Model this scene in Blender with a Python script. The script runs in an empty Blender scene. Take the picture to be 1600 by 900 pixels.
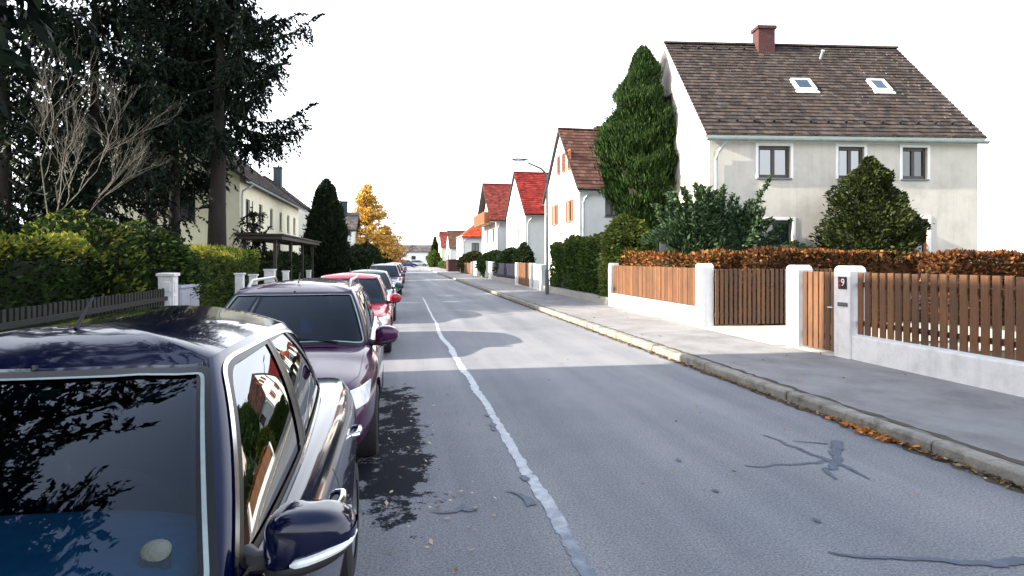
import bpy, bmesh, math, random
import numpy as np
from mathutils import Vector, Matrix
from mathutils.bvhtree import BVHTree
from mathutils.geometry import delaunay_2d_cdt

random.seed(7)
R = math.radians
sc = bpy.context.scene
COL = sc.collection

# ------------------------------------------------------------------ camera, sky, sun, exposure
cam_d = bpy.data.cameras.new('Camera')
cam = bpy.data.objects.new('Camera', cam_d)
COL.objects.link(cam)
cam.location = (0, 0, 1.75)
cam.rotation_euler = (R(90), 0, -math.atan(180 / 950))
cam_d.sensor_width = 36
cam_d.lens = 36 * 950 / 1600
cam_d.shift_y = -46 / 1600
cam_d.clip_start = 0.05
cam_d.clip_end = 3000
sc.camera = cam

SUN_EL = 25.0
SUN_AZ = -88.0            # compass style from +Y, clockwise: just ahead of due left
world = bpy.data.worlds.new('World')
sc.world = world
world.use_nodes = True
wn = world.node_tree.nodes; wl = world.node_tree.links
for n in list(wn): wn.remove(n)
wo = wn.new('ShaderNodeOutputWorld'); bg = wn.new('ShaderNodeBackground')
sky = wn.new('ShaderNodeTexSky'); sky.sky_type = 'NISHITA'; sky.sun_disc = False
sky.sun_elevation = R(SUN_EL); sky.sun_rotation = R(SUN_AZ)
sky.air_density = 1.0; sky.dust_density = 2.5; sky.ozone_density = 1.0
tc = wn.new('ShaderNodeTexCoord'); nz = wn.new('ShaderNodeTexNoise')
mp = wn.new('ShaderNodeMapping'); mp.inputs['Scale'].default_value = (1, 1, 2.5)
wl.new(tc.outputs['Generated'], mp.inputs['Vector']); wl.new(mp.outputs['Vector'], nz.inputs['Vector'])
nz.inputs['Scale'].default_value = 2.2; nz.inputs['Detail'].default_value = 6
rp = wn.new('ShaderNodeValToRGB')
rp.color_ramp.elements[0].position = 0.3; rp.color_ramp.elements[0].color = (.55, .55, .55, 1)
rp.color_ramp.elements[1].position = 0.7; rp.color_ramp.elements[1].color = (.85, .85, .85, 1)
wl.new(nz.outputs['Fac'], rp.inputs['Fac'])
mx = wn.new('ShaderNodeMixRGB'); mx.inputs['Color2'].default_value = (6.9, 7.0, 7.3, 1)   # thin bright veil of cloud, thick near the horizon, open blue overhead
sxyz = wn.new('ShaderNodeSeparateXYZ'); wl.new(tc.outputs['Generated'], sxyz.inputs[0])
el = wn.new('ShaderNodeMapRange'); el.interpolation_type = 'SMOOTHSTEP'
el.inputs['From Min'].default_value = .45; el.inputs['From Max'].default_value = .85; el.inputs['To Min'].default_value = 1; el.inputs['To Max'].default_value = .10
wl.new(sxyz.outputs['Z'], el.inputs['Value'])
vm = wn.new('ShaderNodeMath'); vm.operation = 'MULTIPLY'; wl.new(rp.outputs['Color'], vm.inputs[0]); wl.new(el.outputs['Result'], vm.inputs[1])
wl.new(vm.outputs['Value'], mx.inputs['Fac']); wl.new(sky.outputs['Color'], mx.inputs['Color1'])
wl.new(mx.outputs['Color'], bg.inputs['Color']); wl.new(bg.outputs['Background'], wo.inputs['Surface'])
bg.inputs['Strength'].default_value = 0.098

sun_d = bpy.data.lights.new('Sun', 'SUN'); sun = bpy.data.objects.new('Sun', sun_d); COL.objects.link(sun)
sun_d.energy = 3.1; sun_d.angle = R(0.5); sun_d.color = (1.0, 0.91, 0.77)
_to = Vector((math.sin(R(SUN_AZ)) * math.cos(R(SUN_EL)), math.cos(R(SUN_AZ)) * math.cos(R(SUN_EL)), math.sin(R(SUN_EL))))
sun.rotation_euler = _to.to_track_quat('Z', 'Y').to_euler()
sun.location = _to * 60
sc.view_settings.view_transform = 'Standard'; sc.view_settings.look = 'None'
sc.view_settings.gamma = 1.0; sc.view_settings.exposure = 2.25
sc.render.engine = 'CYCLES'
sc.cycles.max_bounces = 8; sc.cycles.transparent_max_bounces = 12

# ------------------------------------------------------------------ materials
def nodemat(name):
    m = bpy.data.materials.new(name); m.use_nodes = True
    return m, m.node_tree.nodes, m.node_tree.links, m.node_tree.nodes['Principled BSDF']

def pm(name, col, rough=.8, var=.18, scale=3., bump=.15, bscale=60., metal=0., coat=0., spec=.5, dirt=None, dscale=.8, damt=.5, stretch=None):
    """painted / mineral / wooden surface: base colour with two scales of noise, optional dirt tone, noise bump"""
    m, N, L, b = nodemat(name)
    t = N.new('ShaderNodeTexCoord'); mpn = N.new('ShaderNodeMapping'); L.new(t.outputs['Object'], mpn.inputs['Vector'])
    if stretch: mpn.inputs['Scale'].default_value = stretch
    n1 = N.new('ShaderNodeTexNoise'); n1.inputs['Scale'].default_value = scale; n1.inputs['Detail'].default_value = 8; n1.inputs['Roughness'].default_value = .65
    L.new(mpn.outputs['Vector'], n1.inputs['Vector'])
    r = N.new('ShaderNodeValToRGB'); L.new(n1.outputs['Fac'], r.inputs['Fac'])
    r.color_ramp.elements[0].position = .3; r.color_ramp.elements[1].position = .7
    r.color_ramp.elements[0].color = tuple(c * (1 - var) for c in col) + (1,)
    r.color_ramp.elements[1].color = tuple(min(1, c * (1 + var)) for c in col) + (1,)
    out = r.outputs['Color']
    if dirt:
        n2 = N.new('ShaderNodeTexNoise'); n2.inputs['Scale'].default_value = dscale; n2.inputs['Detail'].default_value = 9; n2.inputs['Roughness'].default_value = .7
        L.new(t.outputs['Object'], n2.inputs['Vector'])
        r2 = N.new('ShaderNodeValToRGB'); L.new(n2.outputs['Fac'], r2.inputs['Fac'])
        r2.color_ramp.elements[0].position = .48; r2.color_ramp.elements[0].color = (0, 0, 0, 1)
        r2.color_ramp.elements[1].position = .75; r2.color_ramp.elements[1].color = (damt,) * 3 + (1,)
        mx2 = N.new('ShaderNodeMixRGB'); L.new(r2.outputs['Color'], mx2.inputs['Fac']); L.new(out, mx2.inputs['Color1'])
        mx2.inputs['Color2'].default_value = tuple(dirt) + (1,); out = mx2.outputs['Color']
    L.new(out, b.inputs['Base Color'])
    b.inputs['Roughness'].default_value = rough; b.inputs['Metallic'].default_value = metal
    b.inputs['Coat Weight'].default_value = coat; b.inputs['Coat Roughness'].default_value = .03
    b.inputs['Specular IOR Level'].default_value = spec
    if bump:
        n3 = N.new('ShaderNodeTexNoise'); n3.inputs['Scale'].default_value = bscale; n3.inputs['Detail'].default_value = 5
        L.new(mpn.outputs['Vector'], n3.inputs['Vector'])
        bp = N.new('ShaderNodeBump'); bp.inputs['Strength'].default_value = bump; bp.inputs['Distance'].default_value = .02
        L.new(n3.outputs['Fac'], bp.inputs['Height']); L.new(bp.outputs['Normal'], b.inputs['Normal'])
    return m

def attrmat(name, rough=.75, transl=0., bump=0.):
    """albedo from a per-leaf / per-tile colour attribute"""
    m, N, L, b = nodemat(name)
    a = N.new('ShaderNodeAttribute'); a.attribute_name = 'tone'
    nn = N.new('ShaderNodeTexNoise'); nn.inputs['Scale'].default_value = 9; nn.inputs['Detail'].default_value = 5
    tt = N.new('ShaderNodeTexCoord'); L.new(tt.outputs['Object'], nn.inputs['Vector'])
    mr = N.new('ShaderNodeMapRange'); mr.inputs['To Min'].default_value = .7; mr.inputs['To Max'].default_value = 1.3
    L.new(nn.outputs['Fac'], mr.inputs['Value'])
    mu = N.new('ShaderNodeVectorMath'); mu.operation = 'SCALE'
    L.new(a.outputs['Color'], mu.inputs[0]); L.new(mr.outputs['Result'], mu.inputs['Scale'])
    L.new(mu.outputs['Vector'], b.inputs['Base Color']); b.inputs['Roughness'].default_value = rough
    b.inputs['Specular IOR Level'].default_value = .12
    if transl:
        tr = N.new('ShaderNodeBsdfTranslucent'); L.new(mu.outputs['Vector'], tr.inputs['Color'])
        ms = N.new('ShaderNodeMixShader'); ms.inputs['Fac'].default_value = transl
        L.new(b.outputs['BSDF'], ms.inputs[1]); L.new(tr.outputs['BSDF'], ms.inputs[2])
        L.new(ms.outputs['Shader'], N['Material Output'].inputs['Surface'])
    if bump:
        bp = N.new('ShaderNodeBump'); bp.inputs['Strength'].default_value = bump; bp.inputs['Distance'].default_value = .01
        n3 = N.new('ShaderNodeTexNoise'); n3.inputs['Scale'].default_value = 40; L.new(tt.outputs['Object'], n3.inputs['Vector'])
        L.new(n3.outputs['Fac'], bp.inputs['Height']); L.new(bp.outputs['Normal'], b.inputs['Normal'])
    return m

def carpaint(name, col, metal=.25, rough=.28):
    m, N, L, b = nodemat(name)
    t = N.new('ShaderNodeTexCoord'); n = N.new('ShaderNodeTexNoise'); n.inputs['Scale'].default_value = 900; L.new(t.outputs['Object'], n.inputs['Vector'])
    r = N.new('ShaderNodeValToRGB'); L.new(n.outputs['Fac'], r.inputs['Fac'])
    r.color_ramp.elements[0].color = tuple(c * .8 for c in col) + (1,); r.color_ramp.elements[1].color = tuple(c * 1.25 for c in col) + (1,)
    L.new(r.outputs['Color'], b.inputs['Base Color'])
    b.inputs['Metallic'].default_value = metal; b.inputs['Roughness'].default_value = rough
    b.inputs['Coat Weight'].default_value = 1; b.inputs['Coat IOR'].default_value = 1.42; b.inputs['Specular IOR Level'].default_value = .15
    # a film of road dust dulls the clear coat here and there
    n2 = N.new('ShaderNodeTexNoise'); n2.inputs['Scale'].default_value = 4; n2.inputs['Detail'].default_value = 8; L.new(t.outputs['Object'], n2.inputs['Vector'])
    mr = N.new('ShaderNodeMapRange'); mr.inputs['From Min'].default_value = .4; mr.inputs['From Max'].default_value = .75
    mr.inputs['To Min'].default_value = .02; mr.inputs['To Max'].default_value = .10
    L.new(n2.outputs['Fac'], mr.inputs['Value']); L.new(mr.outputs['Result'], b.inputs['Coat Roughness'])
    return m

def glassmat(name, tint=(.10, .13, .15), ior=1.6):
    """tinted car glass: partly see-through, mirror reflection by Fresnel"""
    m, N, L, b = nodemat(name)
    N.remove(b)
    tr = N.new('ShaderNodeBsdfTransparent'); tr.inputs['Color'].default_value = tint + (1,)
    gl = N.new('ShaderNodeBsdfGlossy'); gl.inputs['Roughness'].default_value = .015; gl.inputs['Color'].default_value = (.93, .97, 1, 1)
    fr = N.new('ShaderNodeFresnel'); fr.inputs['IOR'].default_value = ior
    ms = N.new('ShaderNodeMixShader'); L.new(fr.outputs['Fac'], ms.inputs['Fac'])
    L.new(tr.outputs['BSDF'], ms.inputs[1]); L.new(gl.outputs['BSDF'], ms.inputs[2])
    L.new(ms.outputs['Shader'], N['Material Output'].inputs['Surface'])
    return m

def panemat(name, base=(.02, .035, .05), ior=2.7):
    m, N, L, b = nodemat(name)
    t = N.new('ShaderNodeTexCoord'); n = N.new('ShaderNodeTexNoise'); n.inputs['Scale'].default_value = 1.1; L.new(t.outputs['Object'], n.inputs['Vector'])
    r = N.new('ShaderNodeValToRGB'); L.new(n.outputs['Fac'], r.inputs['Fac'])
    r.color_ramp.elements[0].color = tuple(c * .5 for c in base) + (1,); r.color_ramp.elements[1].color = tuple(c * 1.8 for c in base) + (1,)
    L.new(r.outputs['Color'], b.inputs['Base Color'])
    b.inputs['Roughness'].default_value = .03; b.inputs['IOR'].default_value = ior
    bp = N.new('ShaderNodeBump'); bp.inputs['Strength'].default_value = .03; bp.inputs['Distance'].default_value = .05
    L.new(n.outputs['Fac'], bp.inputs['Height']); L.new(bp.outputs['Normal'], b.inputs['Normal'])
    return m

M = {}
M['stucco'] = pm('stucco', (.58, .545, .485), .95, .07, 1.6, .35, 90, dirt=(.36, .35, .32), dscale=.9, damt=.7)
M['white_wall'] = pm('white_wall', (.72, .72, .70), .9, .05, 2, .25, 80, dirt=(.5, .5, .47), dscale=.7, damt=.4)
M['cream_wall'] = pm('cream_wall', (.74, .71, .55), .9, .05, 2, .25, 80, dirt=(.5, .48, .38), dscale=.6, damt=.4)
M['garden_wall'] = pm('garden_wall', (.72, .72, .72), .9, .06, 4, .3, 60, dirt=(.38, .38, .36), dscale=2.2, damt=.6)
M['grey_wall'] = pm('grey_wall', (.34, .33, .30), .95, .15, 4, .4, 40, dirt=(.12, .13, .08), dscale=2, damt=.7)
M['trim_white'] = pm('trim_white', (.8, .8, .8), .6, .03, 5, .05)
M['dark_frame'] = pm('dark_frame', (.045, .035, .03), .45, .2, 20, .05)
M['orange_frame'] = pm('orange_frame', (.27, .085, .025), .6, .2, 12, .05)
M['brown_wood'] = pm('brown_wood', (.14, .060, .020), .62, .35, 6, .3, 30, stretch=(14, 14, .8), dirt=(.10, .05, .025), dscale=1.3, damt=.7)
M['dark_wood'] = pm('dark_wood', (.03, .022, .018), .7, .35, 6, .3, 30, stretch=(14, 14, .8))
M['grey_wood'] = pm('grey_wood', (.018, .024, .014), .8, .35, 6, .3, 30, stretch=(14, 14, .8))
M['dark_blue_wood'] = pm('dark_blue_wood', (.003, .004, .02), .6, .3, 8, .2, 30)
M['metal_grey'] = pm('metal_grey', (.13, .15, .16), .45, .12, 10, .08, metal=.6)
M['zinc'] = pm('zinc', (.33, .40, .40), .5, .2, 6, .08, metal=.3)
M['brick'] = pm('brick', (.075, .024, .024), .9, .35, 14, .5, 40, dirt=(.06, .05, .05), dscale=3, damt=.7)
M['bark'] = pm('bark', (.018, .014, .012), .95, .4, 6, .8, 25, stretch=(1, 1, .25))
M['pale_bark'] = pm('pale_bark', (.20, .18, .15), .9, .3, 10, .4, 40)
M['soil'] = pm('soil', (.07, .055, .04), .98, .4, 3, .6, 30)
M['lawn'] = pm('lawn', (.055, .085, .025), .95, .4, 2.5, .7, 90, dirt=(.10, .08, .04), dscale=.6, damt=.6)
M['paving'] = pm('paving', (.235, .23, .23), .92, .2, 1.6, .4, 90, dirt=(.115, .11, .11), dscale=1.1, damt=.7)
M['pale_paving'] = pm('pale_paving', (.42, .39, .33), .92, .14, 3.0, .3, 100, dirt=(.2, .19, .16), dscale=1.3, damt=.5)
M['kerbstone'] = pm('kerbstone', (.27, .255, .22), .9, .25, 6, .7, 50, dirt=(.05, .05, .03), dscale=4, damt=.9)
M['box_grey'] = pm('box_grey', (.30, .33, .38), .7, .06, 5, .05, dirt=(.3, .3, .32), dscale=3, damt=.4)
M['black_plastic'] = pm('black_plastic', (.012, .012, .013), .5, .2, 30, .06, 200)
M['seal'] = pm('seal', (.006, .006, .007), .35, .2, 30, 0)
M['rubber'] = pm('rubber', (.018, .018, .018), .85, .2, 40, .2, 90)
M['chrome'] = pm('chrome', (.75, .75, .76), .12, .03, 10, 0, metal=1)
M['alloy'] = pm('alloy', (.42, .42, .44), .3, .08, 20, 0, metal=.9)
M['fabric_dark'] = pm('fabric_dark', (.02, .021, .024), .95, .25, 50, .2, 200)
M['dash'] = pm('dash', (.08, .25, .36), .55, .15, 20, .1, 200)
M['under'] = pm('under', (.005, .005, .005), .95, .1, 5, 0)
M['pale_plush'] = pm('pale_plush', (.12, .135, .12), .95, .1, 12, .4, 90)
M['car_glass'] = glassmat('car_glass', (.30, .48, .60))
M['car_glass_dark'] = glassmat('car_glass_dark', (.035, .045, .055), 1.75)
M['mirror_window'] = glassmat('mirror_window', (.02, .025, .028), 2.9)
M['lamp_glass'] = pm('lamp_glass', (.78, .82, .86), .08, .25, 25, .1, 30, coat=1)
M['pane'] = panemat('pane')
M['pane_dark'] = panemat('pane_dark', (.008, .02, .018), 2.0)
M['tile'] = attrmat('tile', .85, 0, .3)
M['leaf'] = attrmat('leaf', .55, .3)
M['needle'] = attrmat('needle', .6, .12)
M['dryleaf'] = attrmat('dryleaf', .8, .15)
M['slate_brick'] = pm('slate_brick', (.03, .05, .055), .9, .3, 14, .5, 40)
M['core'] = pm('core', (.012, .016, .007), 1, .4, 4, .5, 20)
M['core_brown'] = pm('core_brown', (.05, .025, .012), 1, .4, 4, .5, 20)
M['sign_black'] = pm('sign_black', (.015, .013, .014), .4, .2, 30, 0)
M['sign_white'] = pm('sign_white', (.8, .78, .76), .5, .05, 30, 0)
M['sign_red'] = pm('sign_red', (.4, .02, .03), .5, .1, 30, 0)

def extend(mat, factor_from):
    N, L = M[mat].node_tree.nodes, M[mat].node_tree.links; b = N['Principled BSDF']; src = b.inputs['Base Color'].links[0].from_socket
    x = N.new('ShaderNodeMixRGB'); x.blend_type = 'MULTIPLY'; x.inputs['Fac'].default_value = 1; L.new(src, x.inputs['Color1']); L.new(factor_from(N, L), x.inputs['Color2']); L.new(x.outputs['Color'], b.inputs['Base Color'])
def slat_tone(N, L):
    a = N.new('ShaderNodeAttribute'); a.attribute_name = 'tone'; return a.outputs['Color']
M['slat_wood'] = pm('slat_wood', (.14, .058, .020), .62, .4, 6, .35, 30, stretch=(14, 14, .8), dirt=(.06, .03, .016), dscale=1.6, damt=.8)
M['grey_slat'] = pm('grey_slat', (.011, .015, .009), .8, .4, 6, .35, 30, stretch=(14, 14, .8))
M['blue_slat'] = pm('blue_slat', (.003, .004, .02), .6, .3, 8, .2, 30); M['zinc_slat'] = pm('zinc_slat', (.10, .13, .12), .5, .3, 8, .2, 30)
for k in ('slat_wood', 'grey_slat', 'blue_slat', 'zinc_slat'): extend(k, slat_tone)
def streaks(N, L):
    # rain streaks running down the render
    t = N.new('ShaderNodeTexCoord'); m = N.new('ShaderNodeMapping'); m.inputs['Scale'].default_value = (5, 5, .28); L.new(t.outputs['Object'], m.inputs['Vector'])
    n = N.new('ShaderNodeTexNoise'); n.inputs['Scale'].default_value = 1.4; n.inputs['Detail'].default_value = 8; n.inputs['Roughness'].default_value = .7; L.new(m.outputs['Vector'], n.inputs['Vector'])
    r = N.new('ShaderNodeValToRGB'); r.color_ramp.elements[0].position = .3; r.color_ramp.elements[0].color = (.88, .875, .86, 1); r.color_ramp.elements[1].position = .5; r.color_ramp.elements[1].color = (1, 1, 1, 1); L.new(n.outputs['Fac'], r.inputs['Fac']); return r.outputs['Color']
for k in ('stucco', 'garden_wall', 'cream_wall'): extend(k, streaks)

def road_material():
    m, N, L, b = nodemat('asphalt')
    t = N.new('ShaderNodeTexCoord')
    def noise(s, d=6, rgh=.6):
        n = N.new('ShaderNodeTexNoise'); n.inputs['Scale'].default_value = s; n.inputs['Detail'].default_value = d; n.inputs['Roughness'].default_value = rgh
        L.new(t.outputs['Object'], n.inputs['Vector']); return n.outputs['Fac']
    def ramp(f, p0, c0, p1, c1):
        r = N.new('ShaderNodeValToRGB'); L.new(f, r.inputs['Fac'])
        r.color_ramp.elements[0].position = p0; r.color_ramp.elements[1].position = p1
        r.color_ramp.elements[0].color = c0 if len(c0) == 4 else c0 + (1,); r.color_ramp.elements[1].color = c1 if len(c1) == 4 else c1 + (1,)
        return r.outputs['Color']
    def mix(f, a, c, mode='MIX'):
        x = N.new('ShaderNodeMixRGB'); x.blend_type = mode
        if isinstance(f, float): x.inputs['Fac'].default_value = f
        else: L.new(f, x.inputs['Fac'])
        L.new(a, x.inputs['Color1'])
        if isinstance(c, tuple): x.inputs['Color2'].default_value = c + (1,)
        else: L.new(c, x.inputs['Color2'])
        return x.outputs['Color']
    base = ramp(noise(.45, 9, .72), .3, (.195, .21, .232), .7, (.28, .28, .288))
    grain = ramp(noise(62, 6, .85), .38, (.42, .42, .44), .64, (1.5, 1.5, 1.48))
    out = mix(1.0, base, grain, 'MULTIPLY')
    blot = ramp(noise(9, 7, .75), .60, (0, 0, 0), .72, (.5, .5, .5))
    out = mix(blot, out, (.075, .078, .085))
    mpn = N.new('ShaderNodeMapping'); mpn.inputs['Scale'].default_value = (1.1, .06, 1); L.new(t.outputs['Object'], mpn.inputs['Vector'])
    ln = N.new('ShaderNodeTexNoise'); ln.inputs['Scale'].default_value = 1.3; ln.inputs['Detail'].default_value = 6; L.new(mpn.outputs['Vector'], ln.inputs['Vector'])
    out = mix(1.0, out, ramp(ln.outputs['Fac'], .35, (.74, .74, .76), .68, (1.12, 1.1, 1.08)), 'MULTIPLY')   # worn tracks along the road
    pale = ramp(noise(55, 3, .7), .70, (0, 0, 0), .74, (.5, .5, .5))
    out = mix(pale, out, (.36, .35, .33))
    # dark ragged patches in the strip beside the parked cars
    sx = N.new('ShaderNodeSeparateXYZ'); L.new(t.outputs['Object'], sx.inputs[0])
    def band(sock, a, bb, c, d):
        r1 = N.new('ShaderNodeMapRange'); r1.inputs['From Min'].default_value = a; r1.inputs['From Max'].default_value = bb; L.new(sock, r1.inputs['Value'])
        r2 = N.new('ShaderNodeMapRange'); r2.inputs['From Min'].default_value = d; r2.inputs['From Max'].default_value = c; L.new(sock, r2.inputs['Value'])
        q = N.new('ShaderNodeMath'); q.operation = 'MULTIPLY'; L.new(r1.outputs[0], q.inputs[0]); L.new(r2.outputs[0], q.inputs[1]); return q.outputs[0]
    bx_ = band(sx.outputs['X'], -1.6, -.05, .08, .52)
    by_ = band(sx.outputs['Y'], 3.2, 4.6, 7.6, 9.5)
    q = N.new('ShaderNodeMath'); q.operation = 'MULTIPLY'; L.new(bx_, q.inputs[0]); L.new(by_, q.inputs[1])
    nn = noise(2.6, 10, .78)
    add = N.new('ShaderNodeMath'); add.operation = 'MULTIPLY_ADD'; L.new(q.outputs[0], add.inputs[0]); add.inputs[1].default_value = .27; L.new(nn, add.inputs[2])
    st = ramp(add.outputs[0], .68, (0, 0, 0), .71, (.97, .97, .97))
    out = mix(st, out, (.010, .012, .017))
    L.new(out, b.inputs['Base Color'])
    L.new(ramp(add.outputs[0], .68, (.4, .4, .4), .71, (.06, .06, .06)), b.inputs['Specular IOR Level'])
    b.inputs['Roughness'].default_value = .82
    bp = N.new('ShaderNodeBump'); bp.inputs['Strength'].default_value = .55; bp.inputs['Distance'].default_value = .006
    L.new(noise(120, 4, .8), bp.inputs['Height']); L.new(bp.outputs['Normal'], b.inputs['Normal'])
    return m
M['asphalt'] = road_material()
M['bitumen'] = pm('bitumen', (.07, .092, .13), .6, .3, 9, .3, 120)
M['seam_dark'] = pm('seam_dark', (.07, .11, .16), .5, .25, 12, .3, 90, dirt=(.2, .25, .3), dscale=7, damt=.6)
M['seam'] = pm('seam', (.40, .43, .47), .45, .16, 14, .35, 90, dirt=(.10, .11, .13), dscale=9, damt=.75)  # pale base colour stands for sky reflected in the bitumen
def seam_sheen():
    # sky sheen painted into the filler: pale far off, dark blue near
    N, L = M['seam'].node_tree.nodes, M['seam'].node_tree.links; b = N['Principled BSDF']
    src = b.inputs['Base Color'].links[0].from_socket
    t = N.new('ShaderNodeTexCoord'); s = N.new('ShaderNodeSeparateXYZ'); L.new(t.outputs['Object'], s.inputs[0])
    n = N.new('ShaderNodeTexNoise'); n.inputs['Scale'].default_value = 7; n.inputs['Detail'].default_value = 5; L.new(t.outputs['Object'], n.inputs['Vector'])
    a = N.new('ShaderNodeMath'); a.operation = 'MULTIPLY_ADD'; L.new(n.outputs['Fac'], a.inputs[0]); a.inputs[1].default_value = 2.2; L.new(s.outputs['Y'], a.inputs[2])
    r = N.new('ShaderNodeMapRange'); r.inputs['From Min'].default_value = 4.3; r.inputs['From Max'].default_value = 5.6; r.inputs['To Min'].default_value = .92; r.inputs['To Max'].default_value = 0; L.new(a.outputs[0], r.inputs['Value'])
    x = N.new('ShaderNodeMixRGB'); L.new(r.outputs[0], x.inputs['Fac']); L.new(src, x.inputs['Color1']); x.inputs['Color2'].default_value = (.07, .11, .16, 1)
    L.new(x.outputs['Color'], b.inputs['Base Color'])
seam_sheen()

# ------------------------------------------------------------------ mesh helpers
class MB:
    """collects shapes into ONE mesh"""
    def __init__(s): s.v = []; s.f = []; s.mi = []; s.tone = []; s.cur = 0; s.T = None; s.tn = None
    def add(s, vs, fs):
        o = len(s.v)
        for p in vs:
            p = Vector(p)
            if s.T is not None: p = s.T @ p
            s.v.append(p)
            s.tone.append(s.tn)
        for f in fs: s.f.append([o + i for i in f]); s.mi.append(s.cur)
    def box(s, x0, x1, y0, y1, z0, z1):
        s.add([(x0,y0,z0),(x1,y0,z0),(x1,y1,z0),(x0,y1,z0),(x0,y0,z1),(x1,y0,z1),(x1,y1,z1),(x0,y1,z1)],
              [(0,3,2,1),(4,5,6,7),(0,1,5,4),(1,2,6,5),(2,3,7,6),(3,0,4,7)])
    def quad(s, a, b, c, d): s.add([a,b,c,d], [(0,1,2,3)])
    def prism(s, poly, d0, d1, axis='y'):
        """poly in the plane across `axis`, extruded from d0 to d1"""
        n = len(poly)
        def P(a, b, d): return {'y': (a, d, b), 'x': (d, a, b), 'z': (a, b, d)}[axis]
        vs = [P(a, b, d0) for a, b in poly] + [P(a, b, d1) for a, b in poly]
        s.add(vs, [tuple(range(n))[::-1], tuple(range(n, 2*n))] + [(i, (i+1) % n, n+(i+1) % n, n+i) for i in range(n)])
    def tube(s, pts, rad, n=8, cap=True):
        pts = [Vector(p) for p in pts]
        if not hasattr(rad, '__len__'): rad = [rad]*len(pts)
        rings = []; up = Vector((.31, .17, .93)).normalized()
        for i, p in enumerate(pts):
            t = (pts[min(i+1, len(pts)-1)] - pts[max(i-1, 0)])
            t = t.normalized() if t.length > 1e-9 else Vector((0,0,1))
            a = t.cross(up)
            if a.length < .05: a = t.cross(Vector((1,0,0)))
            a.normalize(); b = t.cross(a)
            rings.append([p + (a*math.cos(2*math.pi*k/n) + b*math.sin(2*math.pi*k/n))*rad[i] for k in range(n)])
        vs = [q for r in rings for q in r]; fs = []
        for i in range(len(pts)-1):
            for k in range(n):
                fs.append((i*n+k, (i+1)*n+k, (i+1)*n+(k+1) % n, i*n+(k+1) % n))
        if cap: fs += [tuple(range(n)), tuple(range((len(pts)-1)*n, len(pts)*n))[::-1]]
        s.add(vs, fs)
    def lathe(s, prof, n=24, axis='z', c=(0,0,0)):
        vs = []; fs = []
        for r, h in prof:
            for k in range(n):
                a = 2*math.pi*k/n; x, y = r*math.cos(a), r*math.sin(a)
                vs.append({'z': (c[0]+x, c[1]+y, c[2]+h), 'x': (c[0]+h, c[1]+x, c[2]+y)}[axis])
        for i in range(len(prof)-1):
            for k in range(n): fs.append((i*n+k, i*n+(k+1) % n, (i+1)*n+(k+1) % n, (i+1)*n+k))
        s.add(vs, fs)
    def ell(s, c, r, n=16, m=10, power=1.):
        vs = []; fs = []
        def sg(v): return math.copysign(abs(v)**power, v)
        for i in range(m+1):
            ph = -math.pi/2 + math.pi*i/m
            for k in range(n):
                a = 2*math.pi*k/n
                vs.append((c[0]+r[0]*sg(math.cos(ph))*sg(math.cos(a)), c[1]+r[1]*sg(math.cos(ph))*sg(math.sin(a)), c[2]+r[2]*sg(math.sin(ph))))
        for i in range(m):
            for k in range(n): fs.append((i*n+k, i*n+(k+1) % n, (i+1)*n+(k+1) % n, (i+1)*n+k))
        s.add(vs, fs)
    def build(s, name, mats, parent=None, smooth=False, bevel=0., angle=35, subsurf=0, fixn=True):
        me = bpy.data.meshes.new(name)
        me.from_pydata([tuple(p) for p in s.v], [], s.f)
        if not isinstance(mats, (list, tuple)): mats = [mats]
        for m in mats: me.materials.append(m)
        me.polygons.foreach_set('material_index', s.mi)
        if any(t is not None for t in s.tone):
            at = me.color_attributes.new('tone', 'FLOAT_COLOR', 'POINT')
            at.data.foreach_set('color', [x for t in s.tone for x in ((t or (.2,.2,.2)) + (1,))])
        if fixn:
            bm = bmesh.new(); bm.from_mesh(me); bmesh.ops.remove_doubles(bm, verts=bm.verts, dist=1e-5)
            bmesh.ops.recalc_face_normals(bm, faces=bm.faces); bm.to_mesh(me); bm.free()
        o = link(name, me, parent)
        if smooth:
            for p in me.polygons: p.use_smooth = True
            if angle < 180: me.set_sharp_from_angle(angle=R(angle))
        if bevel:
            md = o.modifiers.new('bevel', 'BEVEL'); md.width = bevel; md.segments = 2; md.limit_method = 'ANGLE'
        if subsurf:
            md = o.modifiers.new('sub', 'SUBSURF'); md.levels = md.render_levels = subsurf
        return o

def link(name, me, parent=None):
    o = bpy.data.objects.new(name, me); COL.objects.link(o)
    if parent is not None: o.parent = parent
    return o

def tag(o, label, cat, group=None, kind=None):
    o['label'] = label; o['category'] = cat
    if group: o['group'] = group
    if kind: o['kind'] = kind
    return o

def thing(name, label, cat, loc=(0,0,0), rz=0., group=None):
    o = bpy.data.objects.new(name, None); COL.objects.link(o)
    o.empty_display_size = .2
    o.location = loc; o.rotation_euler = (0, 0, rz)
    return tag(o, label, cat, group)

def struct(o): o['kind'] = 'structure'; return o
def stuff(o, label, cat): return tag(o, label, cat, kind='stuff')

def copy_tree(o, parent=None):
    c = o.copy(); COL.objects.link(c)
    if parent is not None: c.parent = parent
    for ch in o.children: copy_tree(ch, c)
    return c

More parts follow.
